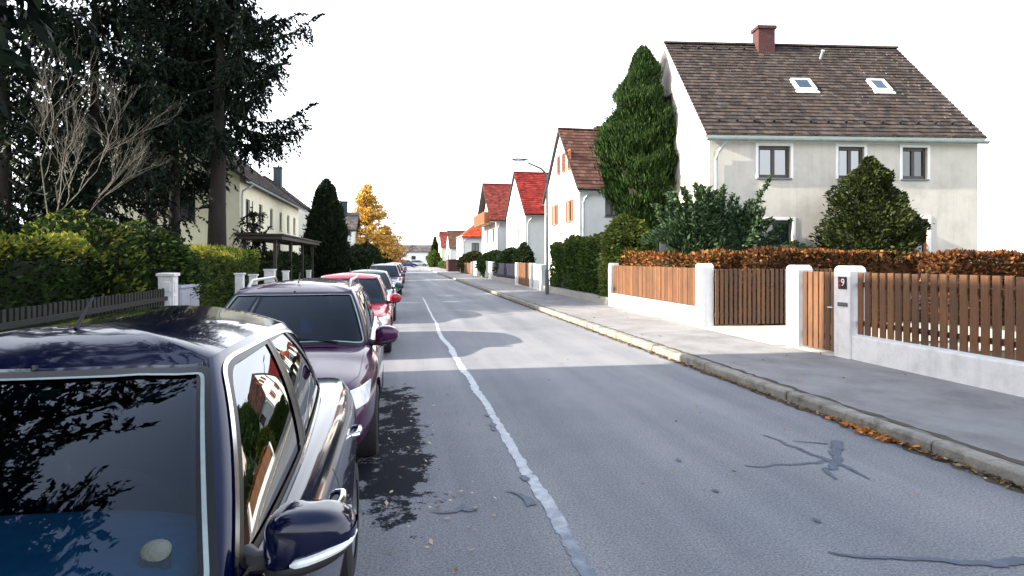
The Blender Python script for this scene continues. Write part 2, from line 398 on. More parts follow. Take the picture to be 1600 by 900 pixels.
def blades(name, P, A, B, tone, mat, parent=None, fold=.0):
    """many leaf-shaped rhombs in ONE mesh; P centres, A half-length, B half-width vectors, tone albedo"""
    P = np.asarray(P, float); A = np.asarray(A, float); B = np.asarray(B, float); n = len(P)
    V = np.empty((n, 4, 3)); V[:, 0] = P-A; V[:, 1] = P+B-.15*A; V[:, 2] = P+A; V[:, 3] = P-B-.15*A
    me = bpy.data.meshes.new(name)
    me.vertices.add(n*4); me.vertices.foreach_set('co', V.ravel())
    me.loops.add(n*4); me.loops.foreach_set('vertex_index', np.arange(n*4, dtype=np.int32))
    me.polygons.add(n); me.polygons.foreach_set('loop_start', np.arange(0, n*4, 4, dtype=np.int32))
    me.polygons.foreach_set('loop_total', np.full(n, 4, dtype=np.int32))
    me.update(calc_edges=True)
    at = me.color_attributes.new('tone', 'FLOAT_COLOR', 'POINT')
    c = np.ones((n, 4, 4)); c[:, :, :3] = np.asarray(tone)[:, None, :]
    at.data.foreach_set('color', c.ravel())
    me.materials.append(mat)
    return link(name, me, parent)

rng = np.random.default_rng(11)
def unit(v): return v/np.maximum(np.linalg.norm(v, axis=-1, keepdims=True), 1e-9)
def rdir(n): return unit(rng.normal(size=(n, 3)))
def leafset(P, N, size, asp=.5, spread=.7, up=.0):
    """leaf axes around outward directions N"""
    n = len(P)
    d = unit(N + spread*rdir(n) + np.array([0, 0, up]))
    side = unit(np.cross(d, rdir(n)))
    s = size*(.6 + .8*rng.random((n, 1)))
    return d*s, side*s*asp
def tones(n, cols, w=None, jit=.25):
    cols = np.array(cols); k = rng.choice(len(cols), n, p=w)
    return cols[k]*(1 + jit*(rng.random((n, 1))*2-1))

# smooth pseudo noise on points for lumpy crowns
_ph = rng.random((14, 4))*6.28; _fr = rng.normal(size=(14, 3))
def lump(P, f):
    s = np.zeros(len(P))
    for k in range(14): s += np.sin(P @ (_fr[k]*f) + _ph[k, 0])
    return s/14*1.9

# ------------------------------------------------------------------ ground, road, pavements, kerbs
KR, KL, FR, FL = 4.70, -2.25, 7.36, -4.5      # kerb faces and garden boundaries
def sheet(name, x0, x1, y0, y1, z, mat, nx=1, ny=1):
    b = MB()
    for i in range(nx):
        for j in range(ny):
            xa, xb = x0+(x1-x0)*i/nx, x0+(x1-x0)*(i+1)/nx; ya, yb = y0+(y1-y0)*j/ny, y0+(y1-y0)*(j+1)/ny
            b.quad((xa,ya,z),(xb,ya,z),(xb,yb,z),(xa,yb,z))
    return struct(b.build(name, mat))
sheet('ground', -900, 900, -300, 1500, -.06, M['lawn'])
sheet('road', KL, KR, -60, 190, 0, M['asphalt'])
def slab(name, x0, x1, y0, y1, z0, z1, mat):
    b = MB(); b.box(x0, x1, y0, y1, z0, z1); return struct(b.build(name, mat))
slab('pavement', KR+.15, FR+.12, -60, 190, -.05, .12, M['paving'])
slab('pavement', FL-.1, KL-.15, -60, 190, -.05, .12, M['paving'])
def kerb(x0, x1, lean):
    b = MB(); y = -30.
    while y < 150:
        l = .9 + .25*random.random(); dz = random.uniform(-.008, .008); dx = random.uniform(-.01, .01)
        b.prism([(x0+dx+lean*.0, -.06), (x1+dx, -.06), (x1+dx, .125+dz), (x0+dx+(.03 if lean > 0 else 0), .125+dz), (x0+dx, .10+dz)] if lean > 0 else
                [(x0+dx, -.06), (x1+dx, -.06), (x1+dx, .10+dz), (x1+dx-.03, .125+dz), (x0+dx, .125+dz)], y, y+l, 'y')
        y += l + random.uniform(.008, .02)
    return struct(b.build('kerb', M['kerbstone'], bevel=.012))
kerb(KR, KR+.15, 1); kerb(KL-.15, KL, -1)
slab('garden_ground', FR+.12, 60, -40, 190, -.05, .10, M['lawn'])
slab('garden_ground', -60, FL-.1, -40, 190, -.05, .10, M['lawn'])
sheet('driveway', FR-.42, 13.5, 10.25, 13.75, .126, M['pale_paving'])
sheet('garden_path', FR-.3, 12, 8.95, 9.95, .126, M['pale_paving'])
# moss and grit line between kerb and pavement
def ribbon(name, pts, widths, z, mat, jag=0., sub=6, smooth=0):
    b = MB(); P = []; W = []
    for i in range(len(pts)-1):
        for k in range(sub):
            t = k/sub; P.append(Vector(pts[i]).lerp(Vector(pts[i+1]), t)); W.append(widths[i]*(1-t)+widths[i+1]*t)
    P.append(Vector(pts[-1])); W.append(widths[-1])
    if smooth:
        for _ in range(smooth): P = [P[0]]+[(P[i-1]+P[i]*2+P[i+1])/4 for i in range(1, len(P)-1)]+[P[-1]]; W = [W[0]]+[(W[i-1]+W[i]*2+W[i+1])/4 for i in range(1, len(W)-1)]+[W[-1]]
    L = []; Q = []
    for i, p in enumerate(P):
        t = (P[min(i+1, len(P)-1)] - P[max(0, i-1)]).normalized(); n = Vector((-t.y, t.x))
        wa = W[i]/2*(1+jag*random.uniform(-1, 1)); wb = W[i]/2*(1+jag*random.uniform(-1, 1))
        L.append((p.x+n.x*wa, p.y+n.y*wa, z)); Q.append((p.x-n.x*wb, p.y-n.y*wb, z))
    for i in range(len(P)-1): b.quad(L[i], Q[i], Q[i+1], L[i+1])
    return b.build(name, mat)
struct(ribbon('moss_joint', [(KR+.19, y) for y in np.arange(-6, 60, .5)], [.07]*132, .1245, M['soil'], .95, 4))
struct(ribbon('gutter_dirt', [(KR-.05, y) for y in np.arange(-6, 60, .5)], [.12]*132, .004, M['soil'], .8, 5))
struct(ribbon('wall_foot_moss', [(FR-.04, y) for y in np.arange(-2, 8.6, .3)], [.09]*36, .1245, M['soil'], .9, 5))
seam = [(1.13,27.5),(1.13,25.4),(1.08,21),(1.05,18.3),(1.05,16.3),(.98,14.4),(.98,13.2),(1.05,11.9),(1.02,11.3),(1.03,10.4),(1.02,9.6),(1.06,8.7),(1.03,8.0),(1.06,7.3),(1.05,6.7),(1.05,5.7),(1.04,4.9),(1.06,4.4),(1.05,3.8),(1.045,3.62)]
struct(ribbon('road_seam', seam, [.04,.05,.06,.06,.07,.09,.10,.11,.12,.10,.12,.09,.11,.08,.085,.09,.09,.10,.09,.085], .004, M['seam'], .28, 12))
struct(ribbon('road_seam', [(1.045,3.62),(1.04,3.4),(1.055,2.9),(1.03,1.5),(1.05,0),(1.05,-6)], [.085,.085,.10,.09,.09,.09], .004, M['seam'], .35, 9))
TZ = [.0042]
def tar(pts, w):
    TZ[0] += .0005
    q = []
    for i in range(len(pts)-1):
        for k in range(3):
            t = k/3; q.append((pts[i][0]*(1-t)+pts[i+1][0]*t+random.gauss(0, .014), pts[i][1]*(1-t)+pts[i+1][1]*t+random.gauss(0, .016)))
    q.append(pts[-1]); w = [float(v) for v in np.interp(np.linspace(0, len(w)-1, len(q)), range(len(w)), w)]; pts = q
    struct(ribbon('tar_patch', pts, w, TZ[0], M['bitumen'], .35, 6, 3))
tar([(2.88,4.66),(3.15,4.63),(3.47,4.63),(3.66,4.66)], [.02,.03,.04,.05])
tar([(3.57,5.48),(3.62,5.15),(3.64,4.85),(3.68,4.6)], [.02,.04,.045,.06])
tar([(4.15,5.16),(4.02,5.0),(3.8,4.72),(3.62,4.52),(3.46,4.42),(3.42,4.25)], [.08,.10,.08,.06,.045,.025])
tar([(3.70,4.62),(3.71,4.45),(3.68,4.2)], [.05,.05,.012])
tar([(3.70,5.22),(3.85,5.15),(4.0,5.08)], [.012,.02,.03])
tar([(2.50,3.18),(2.8,3.08),(3.1,2.98),(3.35,2.9),(3.8,2.85),(4.2,2.6)], [.02,.035,.04,.07,.08,.08])
for (x, y, r) in [(1.0,4.72,.035),(.93,4.27,.05),(.985,6.3,.045),(.97,6.15,.03),(.99,6.7,.03),(2.4,4.9,.02),(2.35,4.2,.02),(2.75,3.6,.02),(.46,4.28,.02)]:
    b = MB(); n = 12
    b.add([(x+math.cos(6.283*k/n)*r*random.uniform(.5,1.4), y+2.2*math.sin(6.283*k/n)*r*random.uniform(.5,1.3), .0085) for k in range(n)], [tuple(range(n))])
    struct(b.build('tar_spot', M['bitumen']))
tar([(.80,4.5),(.87,4.42),(.92,4.33)], [.01,.03,.05]); tar([(.25,4.22),(.4,4.2),(.5,4.2),(.56,4.22)], [.01,.05,.04,.01])

# ------------------------------------------------------------------ houses
def openings_wall(b, T, x0, x1, z0, z1, ops, depth=.14):
    """rectangular wall in the plane d=0 (outside at d<0) with real window recesses"""
    b.T = T
    xs = sorted({x0, x1, *[v for o in ops for v in (o[0], o[2])]}); zs = sorted({z0, z1, *[v for o in ops for v in (o[1], o[3])]})
    for i in range(len(xs)-1):
        for j in range(len(zs)-1):
            cx, cz = (xs[i]+xs[i+1])/2, (zs[j]+zs[j+1])/2
            if any(o[0] < cx < o[2] and o[1] < cz < o[3] for o in ops): continue
            b.quad((xs[i],0,zs[j]),(xs[i+1],0,zs[j]),(xs[i+1],0,zs[j+1]),(xs[i],0,zs[j+1]))
    for (a, c, d, e) in ops:
        D = depth
        b.quad((a,0,c),(a,D,c),(a,D,e),(a,0,e)); b.quad((d,0,c),(d,0,e),(d,D,e),(d,D,c))
        b.quad((a,0,c),(d,0,c),(d,D,c),(a,D,c)); b.quad((a,0,e),(a,D,e),(d,D,e),(d,0,e))
    b.T = None

def window(parent, T, x0, z0, x1, z1, frame, recess=.10, surround=None, mull=True, pane='pane', sill=True, shutters=None, label=None):
    w = x1-x0; fr = min(.075, w*.09)
    b = MB(); b.T = T; y0, y1 = recess-.02, recess+.05
    b.box(x0, x0+fr, y0, y1, z0, z1); b.box(x1-fr, x1, y0, y1, z0, z1)
    b.box(x0+fr, x1-fr, y0, y1, z1-fr*1.3, z1); b.box(x0+fr, x1-fr, y0, y1, z0, z0+fr*1.4)
    if mull: c = (x0+x1)/2; b.box(c-fr*.7, c+fr*.7, y0+.004, y1, z0+fr*1.4, z1-fr*1.3)
    wo = b.build('window', frame, parent, bevel=.006)
    if label: wo['label'] = label
    b = MB(); b.T = T; yy = recess+.022
    b.quad((x0+fr*.9,yy,z0+fr*1.2),(x1-fr*.9,yy,z0+fr*1.2),(x1-fr*.9,yy,z1-fr*1.1),(x0+fr*.9,yy,z1-fr*1.1)); b.build('pane', M[pane], wo)
    if sill:
        b = MB(); b.T = T; b.box(x0-.04, x1+.04, -.05, recess-.022, z0-.05, z0-.004); b.build('sill', M['metal_grey'], wo)
    if surround:
        b = MB(); b.T = T; s = surround; g = .012
        b.box(x0-s, x0-.004, -.018, .03, z0-s*.3, z1+s); b.box(x1+.004, x1+s, -.018, .03, z0-s*.3, z1+s); b.box(x0-.004, x1+.004, -.018, .03, z1+.004, z1+s)
        b.build('window_surround', M['trim_white'], wo)
    if shutters:
        for sgn in (-1, 1):
            b = MB(); b.T = T; xa = x0-.06-w*.45 if sgn < 0 else x1+.06
            b.box(xa, xa+w*.45, -.045, -.006, z0, z1)
            for k in range(7): zz = z0+.06+(z1-z0-.12)*k/7; b.box(xa+.05, xa+w*.45-.05, -.055, -.045, zz, zz+.05)
            b.build('shutter', shutters, wo)
    return wo

def house(name, label, loc, rz, L, D, eave, ridge, wall, tile_cols, front=(), left=(), right=(), over=.28, verge=.15, tl=.22, tw=.22, frame=None, surround=None, gut=True, chim=None, group=None, cat='house', hip=0., slabmat=None):
    h = thing(name, label, cat, loc, rz, group)
    frame = frame or M['dark_frame']
    TF = Matrix.Identity(4); TL = Matrix.Rotation(-math.pi/2, 4, 'Z'); TR = Matrix.Translation((L, 0, 0)) @ Matrix.Rotation(math.pi/2, 4, 'Z')
    b = MB()
    fops = [(o[0], o[1], o[2], o[3]) for o in front]
    openings_wall(b, TF, 0, L, 0, eave, fops)
    lops = [(-o[2], o[1], -o[0], o[3]) for o in left]        # given as (y0,z0,y1,z1)
    lo_low = [o for o in lops if o[3] < eave]
    openings_wall(b, TL, -D, 0, 0, eave, lo_low)
    b.quad((0,D,0),(L,D,0),(L,D,eave),(0,D,eave))
    openings_wall(b, TR, 0, D, 0, eave, [(o[0], o[1], o[2], o[3]) for o in right if o[3] < eave])
    if not hip:
        b.add([(0,0,eave),(0,D,eave),(0,D/2,ridge)], [(0,1,2)]); b.add([(L,0,eave),(L,D,eave),(L,D/2,ridge)], [(0,1,2)])
    w = b.build('wall', wall, h, fixn=False)
    for o in front: window(h, TF, *o[:4], frame=(M[o[4]] if len(o) > 4 and o[4] else frame), surround=surround, pane=o[5] if len(o) > 5 else 'pane', shutters=M[o[6]] if len(o) > 6 else None)
    for o in left:
        high = o[3] >= eave
        window(h, TL, -o[2], o[1], -o[0], o[3], frame=(M[o[4]] if len(o) > 4 and o[4] else frame), recess=-.03 if high else .10, pane=o[5] if len(o) > 5 else 'pane', sill=not high, shutters=M[o[6]] if len(o) > 6 else None)
    for o in right: window(h, TR, *o[:4], frame=frame, recess=-.03 if o[3] >= eave else .1, sill=o[3] < eave)
    # roof: slab with courses of individual tiles
    pitch = math.atan2(ridge-eave, D/2); cp, sp = math.cos(pitch), math.sin(pitch); SL = (D/2)/cp + over
    rb = MB(); slope_mat = []
    for side in (0, 1):
        if side == 0: T = Matrix.Translation((0, D/2, ridge+.06)) @ Matrix.Rotation(pitch, 4, 'X') @ Matrix.Scale(-1, 4, (0,1,0))
        else: T = Matrix.Translation((0, D/2, ridge+.06)) @ Matrix.Rotation(-pitch, 4, 'X')
        slope_mat.append(T); rb.T = T
        rb.cur = 1; rb.tn = (.08, .06, .05)
        th = .13
        def xlim(s): i = hip*min(1, s/SL) if hip else 0; return (-verge + (hip - i if hip else 0), L+verge - (hip - i if hip else 0))
        a0, a1 = xlim(0); e0, e1 = xlim(SL)
        rb.add([(a0,0,-th),(a1,0,-th),(e1,SL,-th),(e0,SL,-th),(a0,0,-.01),(a1,0,-.01),(e1,SL,-.01),(e0,SL,-.01)],
               [(0,3,2,1),(4,5,6,7),(0,1,5,4),(1,2,6,5),(2,3,7,6),(3,0,4,7)])
        rb.cur = 0
        nr = int(SL/tl)
        for r in range(nr+1):
            s0 = r*SL/(nr+.35); s1 = min(s0+SL/(nr+.35)+.03, SL+.03)
            x0, x1 = xlim((s0+s1)/2); nc = max(1, int((x1-x0)/tw)); off = (r % 2)*.5*tw
            for c in range(-1, nc+1):
                xa = max(x0, x0+c*tw+off); xb = min(x1, x0+(c+1)*tw+off)
                if xb-xa < .03: continue
                base = random.choice(tile_cols); j = random.uniform(.7, 1.25); rb.tn = tuple(min(1, q*j) for q in base)
                z = .035+random.uniform(-.006, .010); t = random.uniform(-.004, .004); g = .004
                rb.add([(xa+g,s0,.004),(xb-g,s0,.004+t),(xb-g,s1,z+t),(xa+g,s1,z),(xb-g,s1,.0+t),(xa+g,s1,.0)], [(0,1,2,3),(3,2,4,5)])
        rb.tn = None
    rb.T = None; rb.cur = 0
    if hip:
        rb.tn = tile_cols[0]; ze = ridge+.06-SL*sp; yf, yb = D/2-SL*cp, D/2+SL*cp
        rb.add([(hip-verge, D/2, ridge+.06), (-verge, yf, ze), (-verge, yb, ze)], [(0,1,2)])
        rb.add([(L+verge-hip, D/2, ridge+.06), (L+verge, yf, ze), (L+verge, yb, ze)], [(0,1,2)])
    ra, rbx = xlim(0); x = ra
    while x < rbx-.05:                                        # ridge tiles
        x2 = min(x+.38, rbx); base = random.choice(tile_cols); rb.tn = tuple(q*random.uniform(.6, 1.1) for q in base)
        prof = [(math.cos(a)*.13, math.sin(a)*.10) for a in np.linspace(0, math.pi, 7)]
        rb.prism([(D/2+p[0], ridge+.04+p[1]) for p in prof], x, x2+.02, 'x'); x = x2
    rb.tn = None
    roof = rb.build('roof', [M['tile'], slabmat or M['dark_wood']], h, fixn=False)
    if gut:
        for yy, sg in ((-1, -1), (1, 1)):
            ey = D/2 + sg*(SL*cp+.05); ez = ridge-SL*sp-.06
            b = MB(); n = 8
            a = np.linspace(math.pi, 2*math.pi, n)
            for k in range(n-1):
                b.quad((-verge, ey+math.cos(a[k])*.08, ez+math.sin(a[k])*.08), (L+verge, ey+math.cos(a[k])*.08, ez+math.sin(a[k])*.08), (L+verge, ey+math.cos(a[k+1])*.08, ez+math.sin(a[k+1])*.08), (-verge, ey+math.cos(a[k+1])*.08, ez+math.sin(a[k+1])*.08))
            b.build('gutter', M['zinc'], h, fixn=False)
        b = MB(); ey = D/2-(SL*cp+.05); ez = ridge-SL*sp-.1
        b.tube([(.45, ey, ez), (.42, ey+.05, ez-.12), (.22, -.09, ez-.38), (.18, -.075, ez-.6), (.18, -.075, .1)], .05, 10)
        b.build('downpipe', M['zinc'], h, smooth=True)
    if chim:
        cx, cy, cw, cd, top = chim[:5]; b = MB(); zb = ridge-abs(cy-D/2)*math.tan(pitch)-.5
        b.box(cx-cw/2, cx+cw/2, cy-cd/2, cy+cd/2, zb, top-.12); b.box(cx-cw/2-.05, cx+cw/2+.05, cy-cd/2-.05, cy+cd/2+.05, top-.12, top)
        b.build('chimney', M[chim[5] if len(chim) > 5 else 'brick'], roof, bevel=.01)
    return h, roof, slope_mat[0], SL

BROWN = [(.066,.050,.043),(.055,.043,.038),(.078,.060,.050),(.045,.038,.036),(.070,.058,.054)]
MAROON = [(.10,.048,.036),(.085,.042,.032),(.115,.06,.045)]
RED = [(.21,.024,.02),(.17,.02,.018),(.25,.034,.026)]
DKRED = [(.17,.035,.03),(.14,.03,.026),(.20,.045,.036)]
ORANGE = [(.36,.05,.018),(.30,.042,.015),(.40,.065,.025)]
GREYT = [(.10,.09,.09),(.07,.065,.065),(.13,.11,.10)]

# main house, on the right: its long side faces the camera, its gable faces the street
hz, hroof, HS, HSL = house('dwelling_house', 'large grey-white stucco house with brown tiled roof and brick chimney, nearest on the right', (9.29, 16.97, .08), R(-7.2), 8.55, 7.8, 5.5, 9.5, M['stucco'], BROWN,
    front=[(1.53,4.13,2.53,5.10), (4.05,4.13,4.87,5.10), (6.10,4.13,6.90,5.10,None,'pane_dark'), (1.60,1.72,2.60,2.84,None,'pane_dark'), (6.1,1.72,6.93,2.90,'orange_frame','pane_dark')],
    left=[(5.2,4.1,6.1,5.1), (2.0,1.7,3.0,2.9), (5.0,1.7,6.0,2.9), (3.4,6.6,4.3,7.6)], over=.22, verge=.16, tl=.20, tw=.20, surround=.09, chim=(3.52, 3.75, .62, .5, 10.15), slabmat=M['trim_white'])
for (xa, xb, sa, sb) in [(3.63, 4.30, 2.55, 3.25), (6.35, 6.95, 2.5, 3.2)]:     # skylights in the front slope
    b = MB(); b.T = HS
    for (a, c, d, e) in [(xa,xa+.08,sa,sb),(xb-.08,xb,sa,sb),(xa+.08,xb-.08,sa,sa+.08),(xa+.08,xb-.08,sb-.08,sb)]: b.box(a, c, d, e, .0, .11)
    b.box(xa-.06, xb+.06, sb+.004, sb+.14, .03, .055)
    sk = b.build('skylight', M['trim_white'], hroof)
    b = MB(); b.T = HS; b.quad((xa+.07,sa+.07,.085),(xb-.07,sa+.07,.085),(xb-.07,sb-.07,.085),(xa+.07,sb-.07,.085)); b.build('pane', M['pane'], sk)
b = MB(); b.T = HS
for s, n in ((HSL-.75, 15), (.35, 5)):
    for k in range(n): x = .4+k*.58 + random.uniform(-.03,.03); b.box(x-.03, x+.03, s, s+.10, .03, .11)
g = b.build('snow_guard', M['black_plastic'], hroof); g['kind'] = 'stuff'
b = MB(); b.T = HS; b.tube([(5.35,1.0,.02),(5.35,.95,.3)], .05, 10); b.lathe([(.07,.3),(.07,.33),(.0,.34)], 10, 'z', (5.35,.95,0)); b.build('vent_pipe', M['zinc'], hroof)

house('dwelling_house', 'white house with dark brown roof, its gable of orange-framed windows behind the street lamp', (9.4, 30.6, .08), 0, 8.5, 7.6, 5.45, 9.2, M['white_wall'], MAROON,
    front=[(1.4,3.9,2.2,5.0), (4.5,3.9,5.4,5.0), (1.3,1.4,2.2,2.6)],
    left=[(1.6,6.6,2.2,7.7,'orange_frame','pane_dark'), (2.7,6.6,3.3,7.7,'orange_frame','pane_dark'), (3.8,6.6,4.4,7.7,'orange_frame','pane_dark'), (1.5,3.7,2.2,4.9,'orange_frame','pane_dark','orange_frame'), (4.6,3.7,5.3,4.9,'orange_frame','pane_dark','orange_frame')], tl=.3, tw=.3, chim=(2.6, 4.4, .5, .5, 9.6))
house('dwelling_house', 'white house with bright red tiled roof beyond the street lamp', (9.3, 43.7, .08), 0, 8, 8, 5.2, 8.5, M['white_wall'], RED,
    front=[(1.5,3.6,2.4,4.7), (4.5,3.6,5.4,4.7)], left=[(2.4,3.4,2.9,4.0), (4.6,3.4,5.1,4.0)], over=.5, tl=.26, tw=.25)
h4 = house('dwelling_house', 'white house with dull red roof and orange-brown wooden balcony in its gable', (8.7, 53.6, .08), 0, 8, 9, 5.3, 8.8, M['white_wall'], DKRED,
    front=[(1.6,3.6,2.5,4.8)], left=[(1.0,3.2,2.2,4.4,'orange_frame'), (4.4,3.2,5.6,4.4,'orange_frame'), (1.2,.9,2.4,2.2,'orange_frame')], over=.45, verge=.6, tl=.26, tw=.25)[0]
b = MB(); b.box(-1.0, -.02, .4, 7.6, 4.85, 4.97); b.box(-1.0, -.94, .4, 7.6, 4.97, 5.85); b.box(-.94, -.02, .34, .4, 4.97, 5.85)
for y in np.arange(.5, 7.6, .5): b.box(-1.02, -1.0, y, y+.3, 4.95, 5.9)
b.build('balcony', M['orange_frame'], h4)
house('dwelling_house', 'low white house with orange-red hipped roof, far down the right side', (8.4, 79, .08), 0, 9, 8, 4.7, 6.9, M['white_wall'], ORANGE,
    front=[(1.2,2.6,2.2,3.7), (4,2.6,5,3.7)], left=[(2,2.6,3,3.6), (5,2.6,6,3.6)], over=.5, tl=.4, tw=.4, hip=3.0)
house('dwelling_house', 'distant pale house with brown roof and violet garage door', (8.9, 104, .08), 0, 8, 8, 3.6, 6.5, M['white_wall'], MAROON, left=[(1,.3,4,2.4,'dark_frame'), (5,1.6,6,2.6)], front=[(2,2,3,3)], tl=.5, tw=.5)
house('dwelling_house', 'farthest pale house at the right end of the street', (9.2, 128, .08), 0, 8, 9, 4.2, 7.4, M['cream_wall'], DKRED, left=[(2,2,3,3), (5,2,6,3)], front=[(2,2,3,3)], tl=.5, tw=.5)
# left side: front slope faces the street, so the local front is turned to +X
LW = [(x, 3.5, x+.9, 4.7) for x in (1.2, 4.2, 7.2, 10.2, 13.0, 15.6)] + [(x, .9, x+.9, 2.2) for x in (4.2, 7.2, 10.2, 13.0)]
house('terraced_house', 'long cream-yellow house behind the black spruces on the left', (-7.5, 31.5, .08), R(90), 18, 9, 5.8, 9.4, M['cream_wall'], GREYT, front=LW, left=[(2,3.5,3,4.7),(5.5,3.5,6.5,4.7),(2,.9,3,2.2),(5.5,.9,6.5,2.2)], over=.55, verge=.4, tl=.26, tw=.25, chim=(3.2, 2.6, .6, .6, 10.2), cat='house')
house('dwelling_house', 'white house with dark roof half hidden behind the dark columnar cypress', (-6.6, 52.5, .08), R(90), 9, 8, 5.2, 8.3, M['white_wall'], GREYT, front=[(1,3.2,2,4.3),(5,3.2,6,4.3)], left=[(2,3,3,4.2)], over=.4, tl=.4, tw=.4, chim=(1.2, 3.2, .7, .6, 9.3, 'slate_brick'))
house('dwelling_house', 'small white house with dark gable roof beside the yellow larch', (-12.6, 62, .08), 0, 8.2, 8, 4.6, 6.4, M['white_wall'], GREYT, front=[(6.2,2.4,7.2,3.6)], over=.4, verge=.5, tl=.4, tw=.4, chim=(7.2, 3.2, .7, .6, 7.6, 'slate_brick'))
# the house on the left just outside the picture: its shadow lies across the near road
house('dwelling_house', 'house on the near left whose shadow covers the near road', (-8.8, -9.0, .08), R(90), 18.9, 7.4, 6.4, 10.5, M['cream_wall'], GREYT, front=[(x, 3.6, x+1, 4.8) for x in (2, 6, 10, 14)], over=.4, tl=.4, tw=.4)
house('dwelling_house', 'low white building closing the far end of the street', (-6, 172, .08), 0, 22, 9, 3.6, 5.4, M['white_wall'], GREYT, front=[(x, 1.2, x+1.2, 2.4) for x in (2, 6, 10, 14, 18)], tl=.6, tw=.6)

# ------------------------------------------------------------------ right-hand garden fences and gates
def pillar(parent, y0, y1, top=1.60, name='pillar'):
    b = MB(); r = .09
    pr = [(y0, .10), (y1, .10), (y1, top-r), (y1-r*.3, top-r*.3), (y1-r, top), (y0+r, top), (y0+r*.3, top-r*.3), (y0, top-r)]
    b.prism(pr, FR-.16, FR+.16, 'x')
    return b.build(name, M['garden_wall'], parent, bevel=.02)
def panel(parent, y0, y1, zb, zt, pitch, sw, x=FR-.02, mat='brown_wood', name='slat_panel', rails=True):
    mat = {'brown_wood': 'slat_wood', 'grey_wood': 'grey_slat', 'dark_blue_wood': 'blue_slat', 'zinc': 'zinc_slat'}[mat]
    b = MB(); n = int((y1-y0)/pitch)
    p = (y1-y0)/n
    for k in range(n):
        a = y0+p*k+(p-sw)/2; tq = random.uniform(.62, 1.3); b.tn = (tq, tq*random.uniform(.93, 1.04), tq*random.uniform(.88, 1.05)); dz = random.uniform(-.008, .008); dx = random.uniform(-.004, .004); dy = random.uniform(-.004, .004)
        b.box(x-.028+dx, x+dx, a+dy, a+sw+dy, zb, zt+dz)
    b.tn = (.8, .8, .8)
    if rails:
        for zz in (zb+.18*(zt-zb), zb+.80*(zt-zb)): b.box(x+.004, x+.05, y0, y1, zz-.04, zz+.04)
    return b.build(name, M[mat], parent, bevel=.004)
f1 = thing('garden_fence', 'brown plank fence on low white wall, far side of the driveway', 'fence', (0, 0, 0))
b = MB(); b.box(FR-.13, FR+.13, 13.85, 19.85, .10, .56); b.build('base_wall', M['garden_wall'], f1, bevel=.02)
panel(f1, 13.88, 19.8, .58, 1.52, .125, .112, FR-.06)
pillar(f1, 13.5, 13.85, 1.63); pillar(f1, 19.85, 20.1, 1.60)
f2 = thing('garden_fence', 'brown slatted fence on low white wall, nearest on the right', 'fence', (0, 0, 0))
b = MB(); b.box(FR-.13, FR+.13, -4, 8.65, .10, .50); b.build('base_wall', M['garden_wall'], f2, bevel=.02)
panel(f2, .2, 8.62, .53, 1.53, .150, .106, FR-.03)
pp = pillar(f2, 8.65, 9.02, 1.63)
pillar(f2, -.2, .15, 1.63)
# house number plate and mail slot on the pillar's street face
px = FR-.162
b = MB(); b.box(px-.02, px, 8.71, 8.89, 1.25, 1.45); pl = b.build('number_plate', M['sign_black'], pp, bevel=.004)
cu = bpy.data.curves.new('digit', 'FONT'); cu.body = '9'; cu.size = .17; cu.align_x = 'CENTER'; cu.align_y = 'CENTER'; cu.extrude = .002
to = bpy.data.objects.new('digit_curve', cu); COL.objects.link(to)
bpy.context.view_layer.update()
dg = bpy.context.evaluated_depsgraph_get(); me = bpy.data.meshes.new_from_object(to.evaluated_get(dg)); bpy.data.objects.remove(to)
me.transform(Matrix.Translation((px-.023, 8.775, 1.355)) @ Matrix.Rotation(R(-90), 4, 'Z') @ Matrix.Rotation(R(90), 4, 'X'))
me.materials.clear(); me.materials.append(M['sign_white']); link('digit', me, pl)
for zz in (1.28, 1.36): b = MB(); b.box(px-.0225, px-.02, 8.83, 8.875, zz, zz+.05); b.build('bell_button', M['sign_red'], pl)
b = MB(); b.box(px-.015, px, 8.69, 8.91, .965, 1.03); b.box(px-.022, px-.015, 8.71, 8.89, .985, 1.0); b.build('mail_slot', M['metal_grey'], pp, bevel=.004)
gp = tag(pillar(None, 9.95, 10.3, 1.63, 'gate_pillar'), 'white round-topped pillar between the driveway and the small garden gate', 'pillar')
gg = thing('garden_gate', 'narrow brown slatted garden gate between two white pillars', 'gate', (FR-.05, 9.05, 0))
b = MB()
for k in range(6): a = .02+k*.147; q = random.uniform(.65, 1.2); b.tn = (q, q, q); b.box(-.03, 0, a, a+.112, .17, 1.52)
b.build('slat_panel', M['slat_wood'], gg, bevel=.004)
b = MB(); b.box(.004,.04,0,.88,.36,.44); b.box(.004,.04,0,.88,1.22,1.30); b.build('gate_frame', M['brown_wood'], gg)
b = MB(); b.tube([(-.06,.05,.92),(-.07,.16,.92)], .012); b.tube([(-.03,.05,.92),(-.06,.05,.92)], .012); b.build('handle', M['chrome'], gg, smooth=True)
dgte = thing('driveway_gate', 'dark wooden picket driveway gate standing open beside the beech hedge', 'gate', (FR+.12, 13.42, 0), R(-3))
b = MB()
for k in range(26): a = .02+k*.118; q = random.uniform(.45, .9); b.tn = (q, q, q); b.box(a, a+.082, -.03, 0, .17, 1.50+random.uniform(-.01,.01))
b.build('slat_panel', M['slat_wood'], dgte, bevel=.004)
b = MB(); b.box(0,3.08,.004,.05,.34,.44); b.box(0,3.08,.004,.05,1.2,1.3); b.build('gate_frame', M['dark_wood'], dgte)

